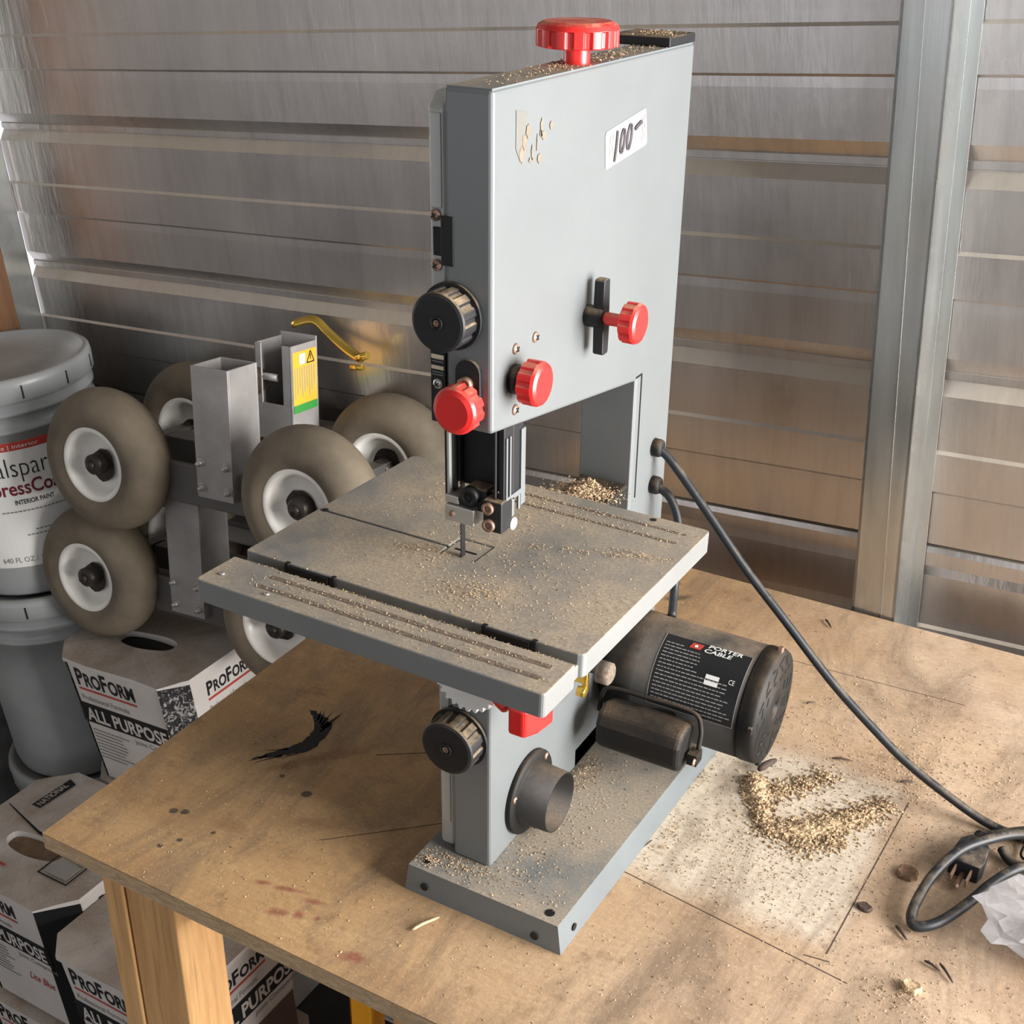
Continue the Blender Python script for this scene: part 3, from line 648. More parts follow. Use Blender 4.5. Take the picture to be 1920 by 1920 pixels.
MB().box(.055, .073, -.0075, -.006, -.003, .004, PM).box(.055, .073, .006, .0075, -.003, .004, PM).lathe([(.0024, .055), (.0024, .076), (.0001, .078)], 12, PM @ T(0, 0, -.004) @ RY(PI / 2)).build('prong', 'rust', plug)
MB().tube([(.404 + .010 * math.cos(t), .288 + .016 * math.sin(t), .012 + .009 * math.cos(t)) for t in [2 * PI * i / 16 for i in range(17)]], .0012, 8).build('tie_wrap', 'inner', cord)

# ================================================================== LOOSE THINGS ON THE BENCH
def chips(name, mats, spots, seed, zf=None, parent=None, Mx=None, size=(.0008, .0022), ok=None):
    """spots: (x, y, sx, sy, n, angle, height)"""
    rnd = random.Random(seed); mb = MB(); nm = len(mats)
    for (x, y, sx, sy, n, ang, h) in spots:
        ca, sa = math.cos(ang), math.sin(ang)
        for _ in range(n):
            u, v = rnd.gauss(0, sx), rnd.gauss(0, sy); px, py = x + u * ca - v * sa, y + u * sa + v * ca
            if ok and not ok(px, py): continue
            s = rnd.uniform(*size); l = s * rnd.uniform(1, 2.4); d2 = (u / (sx + 1e-6)) ** 2 + (v / (sy + 1e-6)) ** 2
            pz = (zf(px, py) if zf else 0) + h * math.exp(-d2) * rnd.uniform(.1, 1) + s * .25
            R_ = T(px, py, pz) @ RZ(rnd.uniform(0, 6.3)) @ RX(rnd.gauss(0, .5)) @ RY(rnd.gauss(0, .4))
            mb.add([(-l / 2, -s / 2, 0), (l / 2, -s / 2, s * .15), (l / 2 * .8, s / 2, 0), (-l / 2 * .7, s / 2, s * .2), (0, 0, s * .6)], [(0, 1, 4), (1, 2, 4), (2, 3, 4), (3, 0, 4), (3, 2, 1, 0)], R_, rnd.randrange(nm))
    return mb.build(name, mats, parent, 0, 2, Mx)
CT = ['dustpile', 'dustpile', 'dustpile', 'chiplight']
CM = ['dustpile', 'dustpile', 'chiplight', 'chiplight', 'chipdark']
def mound(name, cx, cy, sx, sy, h, seed, mats=CM, label='', n=500, bed=True):
    pass
# the swept ridge of sawdust beyond the motor, one heap
rnd = random.Random(21); mb = MB()
def heap(mb, pts, res=.0022):
    xs = [p[0] for p in pts]; ys = [p[1] for p in pts]; m = .03
    x0, x1, y0, y1 = min(xs) - m, max(xs) + m, min(ys) - m, max(ys) + m; nx, ny = int((x1 - x0) / res), int((y1 - y0) / res)
    V = []; 
    for i in range(nx + 1):
        for j in range(ny + 1):
            x = x0 + (x1 - x0) * i / nx; y = y0 + (y1 - y0) * j / ny; z = -.0012
            for (px, py, r, h) in pts: z += .75 * h * math.exp(-((x - px) ** 2 + (y - py) ** 2) / (r * r))
            z += rnd.uniform(-.0011, .0011) if z > 0 else 0
            V.append((x, y, z))
    F = []
    for i in range(nx):
        for j in range(ny):
            q = (i * (ny + 1) + j, (i + 1) * (ny + 1) + j, (i + 1) * (ny + 1) + j + 1, i * (ny + 1) + j + 1)
            if max(V[k][2] for k in q) > 0: F.append(q)
    mb.add(V, F); return mb
hp = [(.148, .262, .010, .012), (.155, .246, .010, .010), (.163, .232, .009, .008), (.172, .216, .009, .007), (.182, .203, .008, .005), (.175, .265, .010, .004), (.190, .285, .010, .004), (.205, .305, .010, .003),
      (.196, .210, .011, .006), (.212, .222, .013, .006), (.228, .238, .013, .006), (.243, .255, .013, .005), (.256, .272, .012, .004), (.266, .29, .010, .003), (.215, .20, .012, .003), (.238, .218, .012, .003)]
heap(mb, hp); o = mb.build('sawdust_pile', 'dustpile'); tag(o, 'swept ridge of pale sawdust on the bench beside the motor', 'sawdust', kind='stuff')
o = chips('sawdust_chips', CM, [(x, y, r * .8, r * .8, 170, 0, h * 1.2) for x, y, r, h in hp], 4, size=(.0010, .0026)); tag(o, 'coarse wood chips covering the swept sawdust ridge by the motor', 'wood chips', kind='stuff')
o = chips('scattered_sawdust', CM, [(.22, .26, .07, .06, 1500, .6, 0), (.24, .40, .10, .07, 1500, 0, .001), (.30, .20, .10, .07, 800, .3, 0), (.20, .15, .05, .03, 500, 0, 0), (.16, .18, .03, .03, 300, 0, 0),
      (.12, .11, .022, .02, 160, 0, .003), (.34, .07, .10, .05, 500, 0, 0), (.15, .0, .10, .05, 300, 0, 0), (.105, .145, .004, .02, 160, -.1, .004), (.1, .235, .004, .02, 90, -.1, .004), (-.05, -.08, .15, .03, 220, 0, 0), (-.28, 0, .07, .10, 260, 0, 0), (.1, .58, .15, .03, 150, 0, 0), (.27, .36, .02, .02, 220, 0, .003), (.29, .335, .012, .012, 160, 0, .004), (.34, .38, .04, .02, 260, 0, .002),
      (.344, .074, .006, .006, 160, 0, .008), (.33, .06, .02, .01, 90, 0, .001), (.17, .115, .01, .012, 60, 0, .003)], 9, size=(.0003, .0012), ok=lambda x, y: -.395 < x < .9 and -.139 < y < .635 and not (-.07 < x < .095 and -.036 < y < .34))
tag(o, 'loose sawdust scattered over the plywood bench top', 'sawdust', kind='stuff')
def tz(x, y): return 0
o = chips('table_sawdust', CT, [(.04, -.02, .055, .05, 900, 0, 0), (.0365, -.0535, .015, .010, 350, 0, .002), (.10, .062, .045, .003, 260, .35, .002), (.125, .075, .02, .003, 160, .1, .002), (.02, .118, .05, .010, 260, 0, 0), (-.02, .122, .02, .008, 200, 0, .003),
      (-.02, -.1240, .09, .008, 200, 0, 0), (-.04, .10, .03, .03, 300, 0, 0), (-.03, -.015, .012, .006, 160, 0, .002)] + [(x * .024, -.0968, .010, .0028, 130, 0, .003) for x in range(-5, 6)] + [(x * .022, -.1155, .010, .0012, 12, 0, .0002) for x in range(-4, 7)] + [(x * .022, -.1318, .010, .0012, 12, 0, .0002) for x in range(-4, 7)] + [(.02 + x * .022, .1310, .01, .0012, 18, 0, .0003) for x in range(-3, 6)] + [(.02 + x * .022, .1115, .01, .0012, 18, 0, .0003) for x in range(-3, 6)],
      12, zf=lambda x, y: (-.0075 if -.1030 < y < -.0908 else .0002), Mx=TABLE, size=(.0003, .0010), ok=lambda x, y: X0 + .003 < x < X1 - .003 and Y0 + .003 < y < Y1 - .003)
tag(o, 'fine sawdust lying on the grey saw table and in its grooves', 'sawdust', kind='stuff')
o = chips('column_shavings', CM, [(-.030, .208, .015, .013, 1500, .5, .011), (-.028, .224, .013, .007, 800, 0, .013)], 15, zf=lambda x, y: .3015 + .0 if y < .19 else .292, size=(.0006, .0018))
tag(o, 'tuft of curled shavings at the foot of the saw column', 'wood shavings', kind='stuff')
MB().box(-.05, -.002, .18, .2544, .262, .2925).build('column_foot', 'black_heavy', saw, .002)
o = chips('base_sawdust', CM, [(-.052, -.019, .006, .004, 120, 0, .006), (.0, .0, .03, .012, 160, 0, 0), (.03, .11, .02, .05, 300, 0, 0), (.012, .150, .006, .014, 260, 0, .006), (.02, .02, .03, .03, 200, 0, 0), (-.03, -.01, .02, .006, 250, 0, .001), (.068, -.008, .004, .003, 12, 0, 0)], 17, zf=lambda x, y: hb + .0002, size=(.0004, .0012), ok=lambda x, y: -.063 < x < .08 and -.030 < y < .33 and not (-.053 < x < .0 and y > 0))
tag(o, 'sawdust lying on the grey base plate of the saw', 'sawdust', kind='stuff')
o = chips('top_sawdust', CM, [(-.018, .16, .009, .08, 420, 0, 0), (-.03, .31, .012, .012, 260, 0, .001)], 19, zf=lambda x, y: H + (.0090 if y > .287 else .0010), size=(.0005, .0014), ok=lambda x, y: -.036 < x < -.001 and .003 < y < .336)
tag(o, 'sawdust coating the flat top of the saw head', 'sawdust', kind='stuff')
def blob(name, mat, x, y, r, h, label, cat, seed, sq=1., rot_=0):
    rnd = random.Random(seed); n = 18; rad = [r * rnd.uniform(.85, 1.1) for _ in range(n)]
    v = []
    for k, (s_, z) in enumerate(((1, 0), (1.02, h * .6), (.85, h), (.5, h * .85))):
        v += [(rad[i] * s_ * math.cos(2 * PI * i / n), rad[i] * s_ * sq * math.sin(2 * PI * i / n), z) for i in range(n)]
    v.append((0, 0, h * .8)); f = [tuple(range(n))[::-1]]
    for k in range(3): f += [(k * n + i, k * n + (i + 1) % n, (k + 1) * n + (i + 1) % n, (k + 1) * n + i) for i in range(n)]
    f += [(3 * n + i, 3 * n + (i + 1) % n, 4 * n) for i in range(n)]
    mb = MB().add(v, f, T(x, y, 0) @ RZ(rot_)); o = mb.build(name, mat); return tag(o, label, cat)
blob('brown_disc', 'chipdark', .3102, .2089, .0095, .005, 'round brown wooden disc left of the coiled cord', 'wood plug', 1)
blob('bark_flake', 'twig', .2886, .1482, .0065, .0035, 'dark reddish flake of bark below the round brown disc', 'wood flake', 2, .8)
blob('clay_crumb', 'dustpile', .346, .078, .008, .006, 'pale crumb of packed sawdust near the front edge of the bench', 'sawdust crumb', 6, .8)
def splinter(x0, y0, x1, y1, r, label, mat='twig', z=.002, grp=None):
    p = [(x0, y0, z), ((x0 * .6 + x1 * .4), (y0 * .6 + y1 * .4), z + .0012), (x1, y1, z)]
    o = MB().tube(spline(p, 3), [r * .6, r, r * 1.1, r, r, r * .9, r * .5], 6).build('wood_splinter', mat); return tag(o, label, 'wood splinter', grp)
splinter(.1465, .276, .156, .300, .0036, 'thick dark twig standing out of the sawdust ridge under the motor', z=.007)
splinter(.3485, .112, .362, .1075, .0011, 'thin dark splinter below the cord, left of a pair')
splinter(.360, .1155, .374, .100, .0011, 'thin dark splinter below the cord, right of a pair')
splinter(.150, .418, .158, .425, .001, 'short dark splinter between the motor and the cord')
splinter(.2025, .338, .222, .3445, .0010, 'dark splinter above the swept sawdust ridge')
splinter(.318, .139, .330, .128, .0014, 'brown splinter curving away from the bark flake')
splinter(.115, .60, .127, .585, .0012, 'bent dark splinter near the back edge of the bench')
splinter(.272, .335, .284, .342, .0012, 'dark splinter just right of the power cord')
splinter(-.0340, -.0720, -.022, -.0480, .0014, 'small pale curled shaving in front of the saw base', 'chiplight')
# plastic bag
rnd = random.Random(8); mb = MB(); n, m = 30, 16; V_ = []
for j in range(m + 1):
    ph = PI * j / m
    for i in range(n):
        th_ = 2 * PI * i / n; r = 1 + .16 * math.sin(3 * th_ + 2 * ph) + .12 * math.sin(7 * th_ - 5 * ph) + rnd.uniform(-.10, .10)
        V_.append((.060 * r * math.sin(ph) * math.cos(th_), .052 * r * math.sin(ph) * math.sin(th_), .026 - .026 * math.cos(ph) * max(.75, min(1, r)) * 1.0))
mb.add(V_, [(j * n + i, j * n + (i + 1) % n, (j + 1) * n + (i + 1) % n, (j + 1) * n + i) for j in range(m) for i in range(n)])
o = mb.build('plastic_bag', 'bag', None, 0, 2, T(.445, .188, .0)); tag(o, 'crumpled clear plastic bag at the right front of the bench', 'plastic bag')
mb = MB()
for (x, y, z, r) in ((.435, .18, .020, .016), (.455, .20, .018, .015), (.45, .17, .018, .015)): mb.lathe([(r * .6, -.012), (r, -.006), (r, .006), (r * .6, .012)], 12, T(x, y, z) @ RX(.6))
o = mb.build('bag_contents', 'inkgrey'); tag(o, 'grey hardware seen inside the crumpled clear plastic bag', 'hardware')

# ================================================================== PAIL STACK
def pail(Mx, label, label_on):
    t = thing('plastic_pail', label, 'bucket', Mx, 'five-gallon pails stacked in the corner')
    P_ = [(.128, 0), (.130, .004), (.134, .02), (.1385, .20), (.141, .285), (.147, .286), (.147, .291), (.1415, .293), (.142, .312), (.148, .314), (.148, .320), (.143, .322), (.1435, .355), (.138, .357)]
    MB().lathe(P_, 72).build('body', 'bucket', t)
    L = [(.1505, .335), (.1530, .337), (.1535, .360), (.152, .369), (.147, .3730), (.141, .3725), (.1375, .3660), (.060, .3660), (.0001, .3662)]
    lid = MB().lathe(L, 72, cap=False).build('lid', 'bucket', t)
    mb = MB()
    for k in range(12):
        a = 2 * PI * k / 12 + .12; MB().box(.1522, .1543, -.0012, .0012, .341, .362, RZ(a)).build('tear_slot', 'ink', lid)
    if label_on:
        a0 = math.radians(-41)    # direction the label faces
        def F(x, y, off=.0008):
            r = .134 + (y - .02) * .025 + off; a = a0 + x / .138; return (r * math.cos(a), r * math.sin(a), y)
        lb = MB(); quad(lb, -.125, .125, .055, .272, lambda x, y: F(x, y), 0, 26); lo = lb.build('paper_label', 'white', t)
        mb = MB(); quad(mb, -.125, .088, .258, .272, lambda x, y: F(x, y, .0014), 0, 22); st = mb.build('orange_stripe', 'redprint', lo)
        mb = MB(); text(mb, 'semi-gloss | interior', -.055, .2615, .105, .0065, lambda x, y: F(x, y, .002), 0); mb.build('white_lettering', 'white', st)
        mb = MB(); text(mb, 'valspar', -.040, .2140, .098, .032, lambda x, y: F(x, y, .0014), 0, -.012)
        text(mb, 'INTERIOR PAINT', -.006, .166, .062, .0080, lambda x, y: F(x, y, .0014), 0, .02)
        mb.build('black_lettering', 'ink', lo)
        mb = MB(); text(mb, 'ExpressCoat', -.062, .183, .142, .024, lambda x, y: F(x, y, .0014), 0, .018); mb.build('maroon_lettering', 'maroon', lo)
        mb = MB(); text(mb, '640 FL OZ / 18.9 L', -.05, .064, .090, .009, lambda x, y: F(x, y, .0014), 0)
        for (x0, x1, y) in ((-.03, .085, .153), (.015, .075, .118), (.0, .07, .110)):
            x = x0
            while x < x1: quad(mb, x, x + .005, y, y + .0022, lambda a, b: F(a, b, .0014)); x += .0065
        mb.build('grey_lettering', 'inkgrey', lo)
    return t
pb = Vector((-1.262, .4985, .0)); ptop = .176; pitch = .3700
sc = .985
for k in range(3):
    z0 = ptop - .373 - k * .373
    pail(RM @ T(pb.x, pb.y, z0) @ Matrix.Diagonal((.975, .975, 1, 1)), ['grey plastic paint pail with a white label, topmost of its stack', 'unlabelled grey plastic pail in the middle of the stack', 'grey plastic pail at the bottom of the stack, standing on the floor'][k], k == 0)

# ================================================================== JOINT COMPOUND BOXES
def jc_box(u0, u1, w0, w1, top, bot, label, ch=.035, rotw=0., yaw=0., extra='', front=True, side=True, speck=True):
    cx, cy = (u0 + u1) / 2, (w0 + w1) / 2; hx, hy = (u1 - u0) / 2, (w1 - w0) / 2; h = top - bot
    t = thing('joint_compound_box', label, 'box', RM @ T(cx, cy, bot) @ RY(rotw) @ RZ(yaw), 'boxes of joint compound')
    def oct_(e): X_, Y_, c = hx - e, hy - e, ch; return [(-X_ + c, -Y_), (X_ - c, -Y_), (X_, -Y_ + c), (X_, Y_ - c), (X_ - c, Y_), (-X_ + c, Y_), (-X_, Y_ - c), (-X_, -Y_ + c)]
    b = MB(); lo = oct_(.012); hi = oct_(0); n = 8
    b.add([(x, y, 0) for x, y in lo] + [(x, y, h - .007) for x, y in hi], [tuple(range(8))[::-1]] + [(i, (i + 1) % 8, 8 + (i + 1) % 8, 8 + i) for i in range(8)])
    b.build('carton', 'card', t, .003)
    mb = MB()     # lid with rounded front lip and hand hole as a ring of faces
    hx2, hy2 = .062, .024; hc = (-.01, -hy * .25)
    hole = [(hc[0] + hx2 * math.cos(a) * (1.0 if abs(math.sin(a)) < .5 else 1.), hc[1] + (hy2 * (1 if math.sin(a) < 0 else .8)) * math.copysign(abs(math.sin(a)) ** .7, math.sin(a))) for a in [2 * PI * i / 32 - PI * 3 / 4 for i in range(32)]]
    o8 = oct_(-.003); out = []
    per = []
    for i in range(8):
        a, c_ = o8[i], o8[(i + 1) % 8]
        for k in range(4): per.append((a[0] + (c_[0] - a[0]) * k / 4, a[1] + (c_[1] - a[1]) * k / 4))
    # rotate the outline so that it starts where the hole ring starts
    zt = lambda x, y: h + .002 * math.sin(x * 40) - .006 * max(0, abs(y) / hy - .8) * 5 * .6
    V_ = [(x, y, h - .009) for x, y in per] + [(x, y, zt(x, y)) for x, y in per] + [(x, y, zt(x, y)) for x, y in hole] + [(x, y, h - .012) for x, y in hole]
    N_ = 32; F_ = [(i, (i + 1) % N_, N_ + (i + 1) % N_, N_ + i) for i in range(N_)]
    F_ += [(N_ + i, N_ + (i + 1) % N_, 2 * N_ + (i + 1) % N_, 2 * N_ + i) for i in range(N_)] + [(2 * N_ + i, 2 * N_ + (i + 1) % N_, 3 * N_ + (i + 1) % N_, 3 * N_ + i) for i in range(N_)]
    mb.add(V_, F_); lid = mb.build('lid', 'card', t, .0)
    mb = MB(); mb.add([(x * 1.25 + 0, y, h - .0125) for x, y in [(q[0], q[1]) for q in hole]], [tuple(range(32))]); mb.build('hand_hole', 'inner' if extra != 'near' else 'cardbrown', lid)
    tp = .012
    def F(x, z, off=.0008): k = 1 - z / h; return (x, -hy + tp * k - off, z)
    def G(x, z, off=.0008): k = 1 - z / h; return (hx - tp * k + off, x, z)
    fw = hx - ch
    def face(Fn, W, small):
        mk = MB(); rd = MB(); wh = MB(); gy = MB(); zt_ = h - .014
        PR = [('P', 1.25), ('RO', 1.), ('F', 1.25), ('ORM', 1.)]
        if small:
            x0 = -W + .030; w1_ = W * 1.15
        else: x0 = -W + .014; w1_ = W * 1.28
        text(mk, PR, x0, zt_ - .036, w1_, .024 if small else .032, lambda a, b_: Fn(a, b_), 0, .03)
        quad(rd, x0, x0 + w1_, zt_ - .046, zt_ - .042, lambda a, b_: Fn(a, b_))
        bd = MB(); quad(bd, -W + (.0 if not small else .008), W - (.0 if not small else .005), zt_ - .113, zt_ - .073, lambda a, b_: Fn(a, b_, .0006)); bd.build('black_band', 'ink', t)
        text(gy, 'Professional Formula', x0, zt_ - .066, w1_ * .82, .010, lambda a, b_: Fn(a, b_))
        text(wh, 'ALL PURPOSE', x0 - .002, zt_ - .107, (2 * W - .022), .026, lambda a, b_: Fn(a, b_, .0013), 0, .03)
        text(gy, 'Joint Compound', 0.01, zt_ - .127, W * .95, .009, lambda a, b_: Fn(a, b_))
        yy = zt_ - .128; r_ = random.Random(4)
        for k in range(9):
            x = x0
            while x < -.005 - r_.uniform(0, .03): quad(gy, x, x + .005, yy, yy + .0022, lambda a, b_: Fn(a, b_)); x += .0062
            yy -= .007
        pr = mk.build('black_lettering', 'ink', t); rd.build('red_underline', 'redprint', pr); wh.build('white_lettering', 'card', pr); gy.build('fine_print', 'inkgrey', pr)
    if front: face(F, fw, False)
    if side: face(G, hy - ch, True)
    if speck:
        for sx in (1, -1):
            mb = MB(); e = .0009
            a_, b_ = (sx * (hx - ch), -hy - e), (sx * hx, -hy + ch - e); k0 = (sx * (hx - .012 - ch), -hy + .012 - e), (sx * (hx - .012), -hy + .012 + ch - e)
            off = Vector((sx, -1)).normalized() * e
            mb.add([(k0[0][0] + off.x, k0[0][1] + off.y, 0), (k0[1][0] + off.x, k0[1][1] + off.y, 0), (b_[0] + off.x, b_[1] + off.y, h - .010), (a_[0] + off.x, a_[1] + off.y, h - .010)], [(0, 1, 2, 3)])
            mb.build('corner_panel', 'speck' if extra != 'near' else 'ink', t)
    return t, h, hx, hy, lid
floorv = FL
# column below the dolly
A1 = jc_box(-1.098, -.818, .360, .605, -.257, -.500, 'joint compound box under the front wheels of the dollies, handle slot showing', rotw=-.03)
jc_box(-1.098, -.818, .368, .605, -.505, -.765, 'joint compound box in the middle of the column under the dollies', side=False, speck=False)
jc_box(-1.098, -.818, .368, .605, -.770, FL + .001, 'lowest joint compound box of the column under the dollies, on the floor', side=False, speck=False)
B1, hB, hxB, hyB, lidB = jc_box(-1.150, -.862, .098, .350, -.500, -.765, 'joint compound box at the left picture edge with an overprinted rear flap', extra='near', ch=.048)
jc_box(-1.150, -.862, .098, .350, -.770, FL + .001, 'joint compound box at the floor below the one with the overprinted flap', side=False, speck=False)
E1, hE, hxE, hyE, lidE = jc_box(-.858, -.600, .070, .330, -.530, -.790, 'joint compound box standing partly behind the pine bench leg', extra='', ch=.03, speck=False)
jc_box(-.858, -.600, .070, .330, -.795, FL + .001, 'joint compound box at the floor behind the pine bench leg', side=False, speck=False)
jc_box(-.585, -.320, .36, .62, -.680, FL + .001, 'dark joint compound box deep under the bench', side=True)
jc_box(-.235, .045, .165, .430, -.440, FL + .001, 'joint compound box, added to block light, behind the yellow rail and the timber offcut under the bench')  # added box, blocks door light from the side of the box by the leg
# details of the near box
mb = MB(); mb.add([(-hxB - .002, .02, hB + .001), (-.03, -.008, hB + .004), (.12, -.012, hB + .004), (hxB - .02, -.010, hB + .003), (hxB, hyB - .06, hB + .004), (hxB - .05, hyB, hB + .003), (-hxB + .05, hyB, hB + .004), (-hxB, hyB - .05, hB + .003)], [tuple(range(8))])
fl = mb.build('rear_flap', 'card', lidB)
mb = MB(); mb.add([(-hxB, .018, hB + .0005), (-.03, -.011, hB + .0012), (.12, -.015, hB + .0012), (hxB - .02, -.013, hB + .001), (hxB - .02, .0, hB + .0012), (-hxB, .03, hB + .001)], [tuple(range(6))]); mb.build('flap_shadow', 'inner', lidB)  # black strip painted in for the shadow below the rear flap's edge
def FB(x, y, z=.006): return (-hxB + .065 + x * .02 - y, -hyB + .145 + x, hB + z)
mb = MB(); mb.add([(-.095, .03, hB + .0052), (-.075, .03, hB + .0052), (-.070, .100, hB + .0052), (-.090, .106, hB + .0052)], [(0, 1, 2, 3)]); ob = mb.build('black_banner', 'ink', fl)
mb = MB(); text(mb, 'NATIONAL', 0, 0, .058, .013, lambda x, y: (-.077 - y, .034 + x, hB + .006), 0, .02); mb.build('white_lettering', 'card', ob)
mb = MB(); fr = [(.045, -.072), (.108, -.072), (.108, -.03), (.045, -.03)]
for (a, b_) in ((0, 1), (1, 2), (2, 3), (3, 0)):
    p, q = fr[a], fr[b_]; mb.box(min(p[0], q[0]) - .001, max(p[0], q[0]) + .001, min(p[1], q[1]) - .001, max(p[1], q[1]) + .001, hB + .002, hB + .0032)
mb.build('label_frame', 'ink', lidB)
MB().box(.053, .100, -.066, -.036, hB + .002, hB + .003).build('grey_panel', 'inkfade', lidB)
mb = MB(); text(mb, 'PROFORM', -.135, -.110, .075, .018, lambda x, y: (-x - .16, -y - .20, hB + .003), 0, .02); mb.build('faded_lettering', 'inkgrey', lidB)
mb = MB(); mb.box(-.095, -.015, -.088, -.084, hB + .001, hB + .0022); mb.build('red_line', 'redprint', lidB)
def FBf(x, z, off=.001): k = 1 - z / hB; return (x, -hyB + .012 * k - off, z)
mb = MB(); text(mb, 'Lite Blue', .02, .080, .060, .016, lambda x, y: FBf(x, y), 0, 0, .4); mb.build('red_script', 'redprint', B1)
# near-side side text on the box behind the leg: pictures
mb = MB()
def FE(x, z, off=.0012): k = 1 - z / hE; return (hxE - .012 * k + off, x, z)
quad(mb, -.02, .09, .02, .10, FE); mb.build('printed_picture', 'darkprint', E1)

# ================================================================== WHEEL DOLLIES
S = .88; CR = Vector((.5064, -.6802, .7766)); o0 = CR + (Vector((-1.1726, .6058, -.0331)) - CR) * S
def rotv(a):
    v = Vector(a); return Matrix.Rotation(v.length, 4, v.normalized())
DR = rotv((-.1345, .0276, .0765))
LL, BB, WR, WT = .4242 * S, .2312 * S, .1256 * S, .09 * S
def wheel(parent, Mx):
    tp_ = []; t2 = WT / 2; k = .0396
    prof_ = [(WR - .058, -t2 * .80), (WR - .050, -t2 * 1.0)] + [(WR - k + k * math.cos(a), t2 * math.sin(a)) for a in [-1.25 + 2.5 * i / 14 for i in range(15)]] + [(WR - .050, t2), (WR - .058, t2 * .80)]
    prof_ = [(WR - .054, -t2 * .86), (WR - .042, -t2)] + [(WR - k + k * math.cos(a), t2 * math.sin(a)) for a in [-1.35 + 2.7 * i / 16 for i in range(17)]] + [(WR - .042, t2), (WR - .054, t2 * .86)]
    w_ = MB().lathe(prof_, 56, None, 0, True, None, False).build('wheel', 'tire', parent, 0, 2, Mx @ RX(PI / 2))
    rp = [(WR - .052, .86 * t2), (WR - .057, .90 * t2), (WR - .062, .80 * t2), (WR - .066, .40 * t2), (.030, .22 * t2), (.020, .30 * t2), (.012, .30 * t2)]
    rm = MB().lathe(rp, 48, None, 0, True, None, False).lathe([(r, -z) for r, z in rp], 48, None, 0, True, None, False).build('rim', 'rim', w_)
    MB().lathe([(.0155, -.86 * t2), (.0155, .86 * t2), (.0120, .92 * t2), (.0001, .92 * t2)], 28).lathe([(.0075, .86 * t2), (.0075, 1.05 * t2), (.0001, 1.05 * t2)], 6).build('hub', 'grease', w_)
    mb = MB(); rnd = random.Random(6)
    mb.add([((.020 + .004 * rnd.random()) * math.cos(a) + .004, (.024 + .005 * rnd.random()) * math.sin(a) - .004, .34 * t2 + .002) for i, a in enumerate([2 * PI * i / 20 for i in range(20)])], [tuple(range(20))])
    mb.build('grease_stain', 'grease', w_)
    return w_
def dolly(name, label, Mx, bracket):
    t = thing(name, label, 'wheel dolly', Mx, 'stacked four-wheel dollies')
    w0 = wheel(t, T(0, 0, 0) @ RY(.4))
    for (x, y, a) in ((LL, 0, 2.0), (0, BB, 1.), (LL, BB, 4.)):
        c = dup(w0, t); c.matrix_local = T(x, y, 0) @ RY(a) @ RX(PI / 2)
    tx_, ty_, tz_ = .3635 * S, -.1873 * S, .0537 * S; tt, thh = .0635 * S, .1956 * S
    f = MB().box(-.012, .012, 0, BB, -.012, .012).box(LL - .012, LL + .012, 0, BB, -.012, .012)
    f.box(.03, LL - .03, BB * .55 - .02, BB * .55 + .02, -.020, .020).box(.04, LL - .04, BB - .01, BB + .02, .01, .045)
    f.box(.035, .31, .012, .022, -.05, .012)
    f.build('axle_frame', 'aludark', t, .002)
    MB().box(.05, LL - .05, BB - .055, BB + .022, .030, .036).box(.05, LL - .05, BB + .018, BB + .022, -.005, .036).build('rear_plate', 'alu', t, .001)
    return t
D1 = dolly('wheel_dolly', 'upper four-wheel dolly with an open square metal post and a yellow warning label', RM @ T(*o0) @ DR, True)
def post(t, ox, oy, oz, s_, h, th_=.0035, bolts=4):
    mb = MB(); q = th_
    mb.box(ox, ox + s_, oy, oy + q, oz, oz + h).box(ox, ox + s_, oy + s_ - q, oy + s_, oz, oz + h).box(ox, ox + q, oy + q, oy + s_ - q, oz, oz + h).box(ox + s_ - q, ox + s_, oy + q, oy + s_ - q, oz, oz + h)
    p_ = mb.build('square_post', 'alu', t, .0008)
    for (a, b_) in ((.14, .27), (.86, .27), (.16, .08), (.88, .08)):
        MB().lathe([(.0075, 0), (.0075, .0015)], 20, T(ox + a * s_, oy, oz + b_ * h) @ FN).lathe([(.0058, .0015), (.0058, .005), (.003, .006), (.003, .010), (.0001, .010)], 6, T(ox + a * s_, oy, oz + b_ * h) @ FN).build('bolt', 'steel', p_)
post(D1, .170, .0, -.028, .066, .195)
D2m = RM @ T(o0.x - .082, o0.y + .0, o0.z - .2105) @ DR
D2 = dolly('wheel_dolly', 'lower four-wheel dolly resting on the joint compound box', D2m, False)

post(D2, .146, .0, -.037, .066, .195)
# rear post with the warning label and the yellow latch
mb = MB(); ox, oy, s_, z0, z1, q = .188, .120, .066, .036, .181, .003
mb.box(ox, ox + s_, oy + s_ - q, oy + s_, z0, z1 + .006).box(ox + s_ - q, ox + s_, oy, oy + s_ - q, z0, z1).box(ox, ox + q, oy, oy + s_ - q, z0, z1)
mb.box(ox, ox + s_, oy, oy + q, z0, z0 + .055).box(ox, ox + .012, oy, oy + q, z0 + .055, z1).box(ox + .050, ox + s_, oy, oy + q, z0 + .055, z1)
rp_ = mb.build('rear_post', 'alu', D1, .0008)
MB().lathe([(.020, 0), (.020, .006), (.017, .008), (.017, .014), (.020, .016), (.020, .024), (.016, .028)], 28, T(ox - .002, oy - .004, z0 + .088) @ RY(-PI / 2) @ T(0, 0, -.012)).build('rubber_bumper', 'grease', D1)
MB().lathe([(.0055, 0), (.0055, .05)], 14, T(ox - .012, oy + .006, z0 + .094) @ RY(PI / 2)).build('bumper_bolt', 'steel', D1)
lx = ox + s_ + .0006
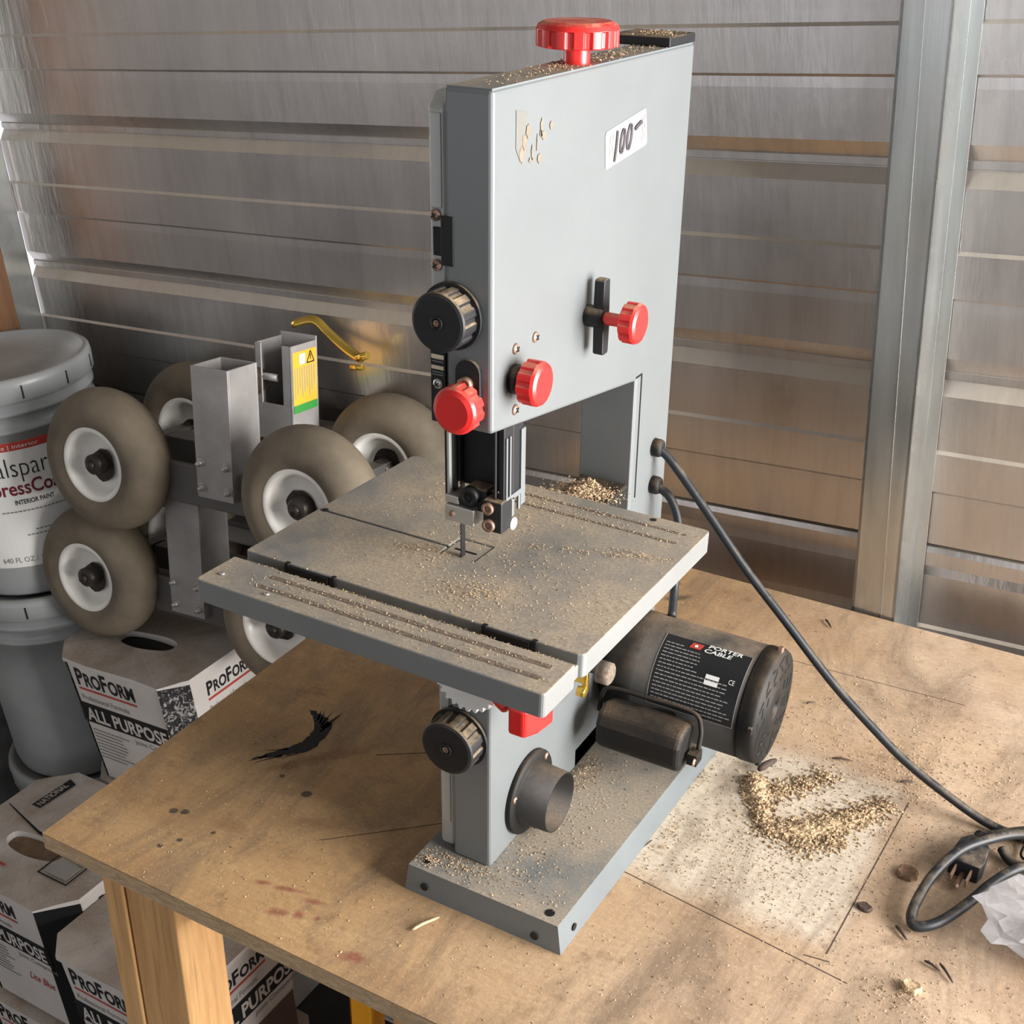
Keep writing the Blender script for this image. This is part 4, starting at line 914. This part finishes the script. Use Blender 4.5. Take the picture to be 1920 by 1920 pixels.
mb = MB(); mb.add([(lx, oy + .004, z1 - .010), (lx, oy + s_ - .004, z1 - .010), (lx, oy + s_ - .004, z1 - .090), (lx, oy + .004, z1 - .090)], [(3, 2, 1, 0)]); wl = mb.build('warning_label', 'orangeprint', D1)
mb = MB(); mb.add([(lx + .0003, oy + .004, z1 - .090), (lx + .0003, oy + s_ - .004, z1 - .090), (lx + .0003, oy + s_ - .004, z1 - .102), (lx + .0003, oy + .004, z1 - .102)], [(3, 2, 1, 0)]); mb.build('green_strip', 'greenprint', wl)
mb = MB()
for k in range(9):
    y0 = oy + .008 + k * .0058
    mb.add([(lx + .0004, y0, z1 - .034), (lx + .0004, y0 + .0018, z1 - .034), (lx + .0004, y0 + .0018, z1 - .080 + (k % 3) * .007), (lx + .0004, y0, z1 - .080 + (k % 3) * .007)], [(3, 2, 1, 0)])
mb.build('fine_print', 'inkfade', wl)
mb = MB(); c = (oy + .047, z1 - .022)
for a, b_ in (((-.009, -.008), (.009, -.008)), ((.009, -.008), (0, .009)), ((0, .009), (-.009, -.008)), ((0, -.004), (0, .004))):
    d = Vector((b_[0] - a[0], b_[1] - a[1])).normalized(); n_ = Vector((-d.y, d.x)) * .0009
    mb.add([(lx + .0005, c[0] + p[0] + sg * n_.x, c[1] + p[1] + sg * n_.y) for p, sg in ((a, -1), (b_, -1), (b_, 1), (a, 1))], [(0, 1, 2, 3)])
mb.build('warning_triangle', 'ink', wl)
mb = MB(); mb.add([(lx + .0004, oy + .020, z1 - .014), (lx + .0004, oy + .034, z1 - .014), (lx + .0004, oy + .034, z1 - .030), (lx + .0004, oy + .020, z1 - .030)], [(3, 2, 1, 0)]); mb.build('white_panel', 'white', wl)
lt = MB().tube(spline([(.200, .200, .196), (.235, .205, .205), (.262, .205, .188), (.300, .200, .168), (.330, .195, .158)], 6), .0075, 12, flat=.6).build('latch_lever', 'brass', D1)
MB().lathe([(.006, 0), (.006, .020)], 14, T(.322, .192, .160) @ RY(1.2)).lathe([(.0045, 0), (.0045, .022)], 14, T(.318, .182, .148) @ RY(1.5)).build('latch_pin', 'brass', lt)
# ================================================================== UNDER THE BENCH FRONT
r1 = thing('yellow_rail', 'yellow ribbed metal rail standing on end beneath the front of the bench', 'metal rail', T(-.232, .11, FL + .03))
MB().box(-.021, .012, -.002, .002, 0, .93).box(.009, .013, -.006, .02, 0, .93).box(-.021, -.018, -.002, .02, 0, .93).build('channel', 'yellow', r1, .001)
r2 = MB().box(-.020, .020, -.02, .02, 0, .93).build('timber_offcut', 'pine', None, .002, 2, T(-.165, .12, FL + .03)); tag(r2, 'orange-brown timber offcut standing right of the yellow rail under the bench', 'timber')
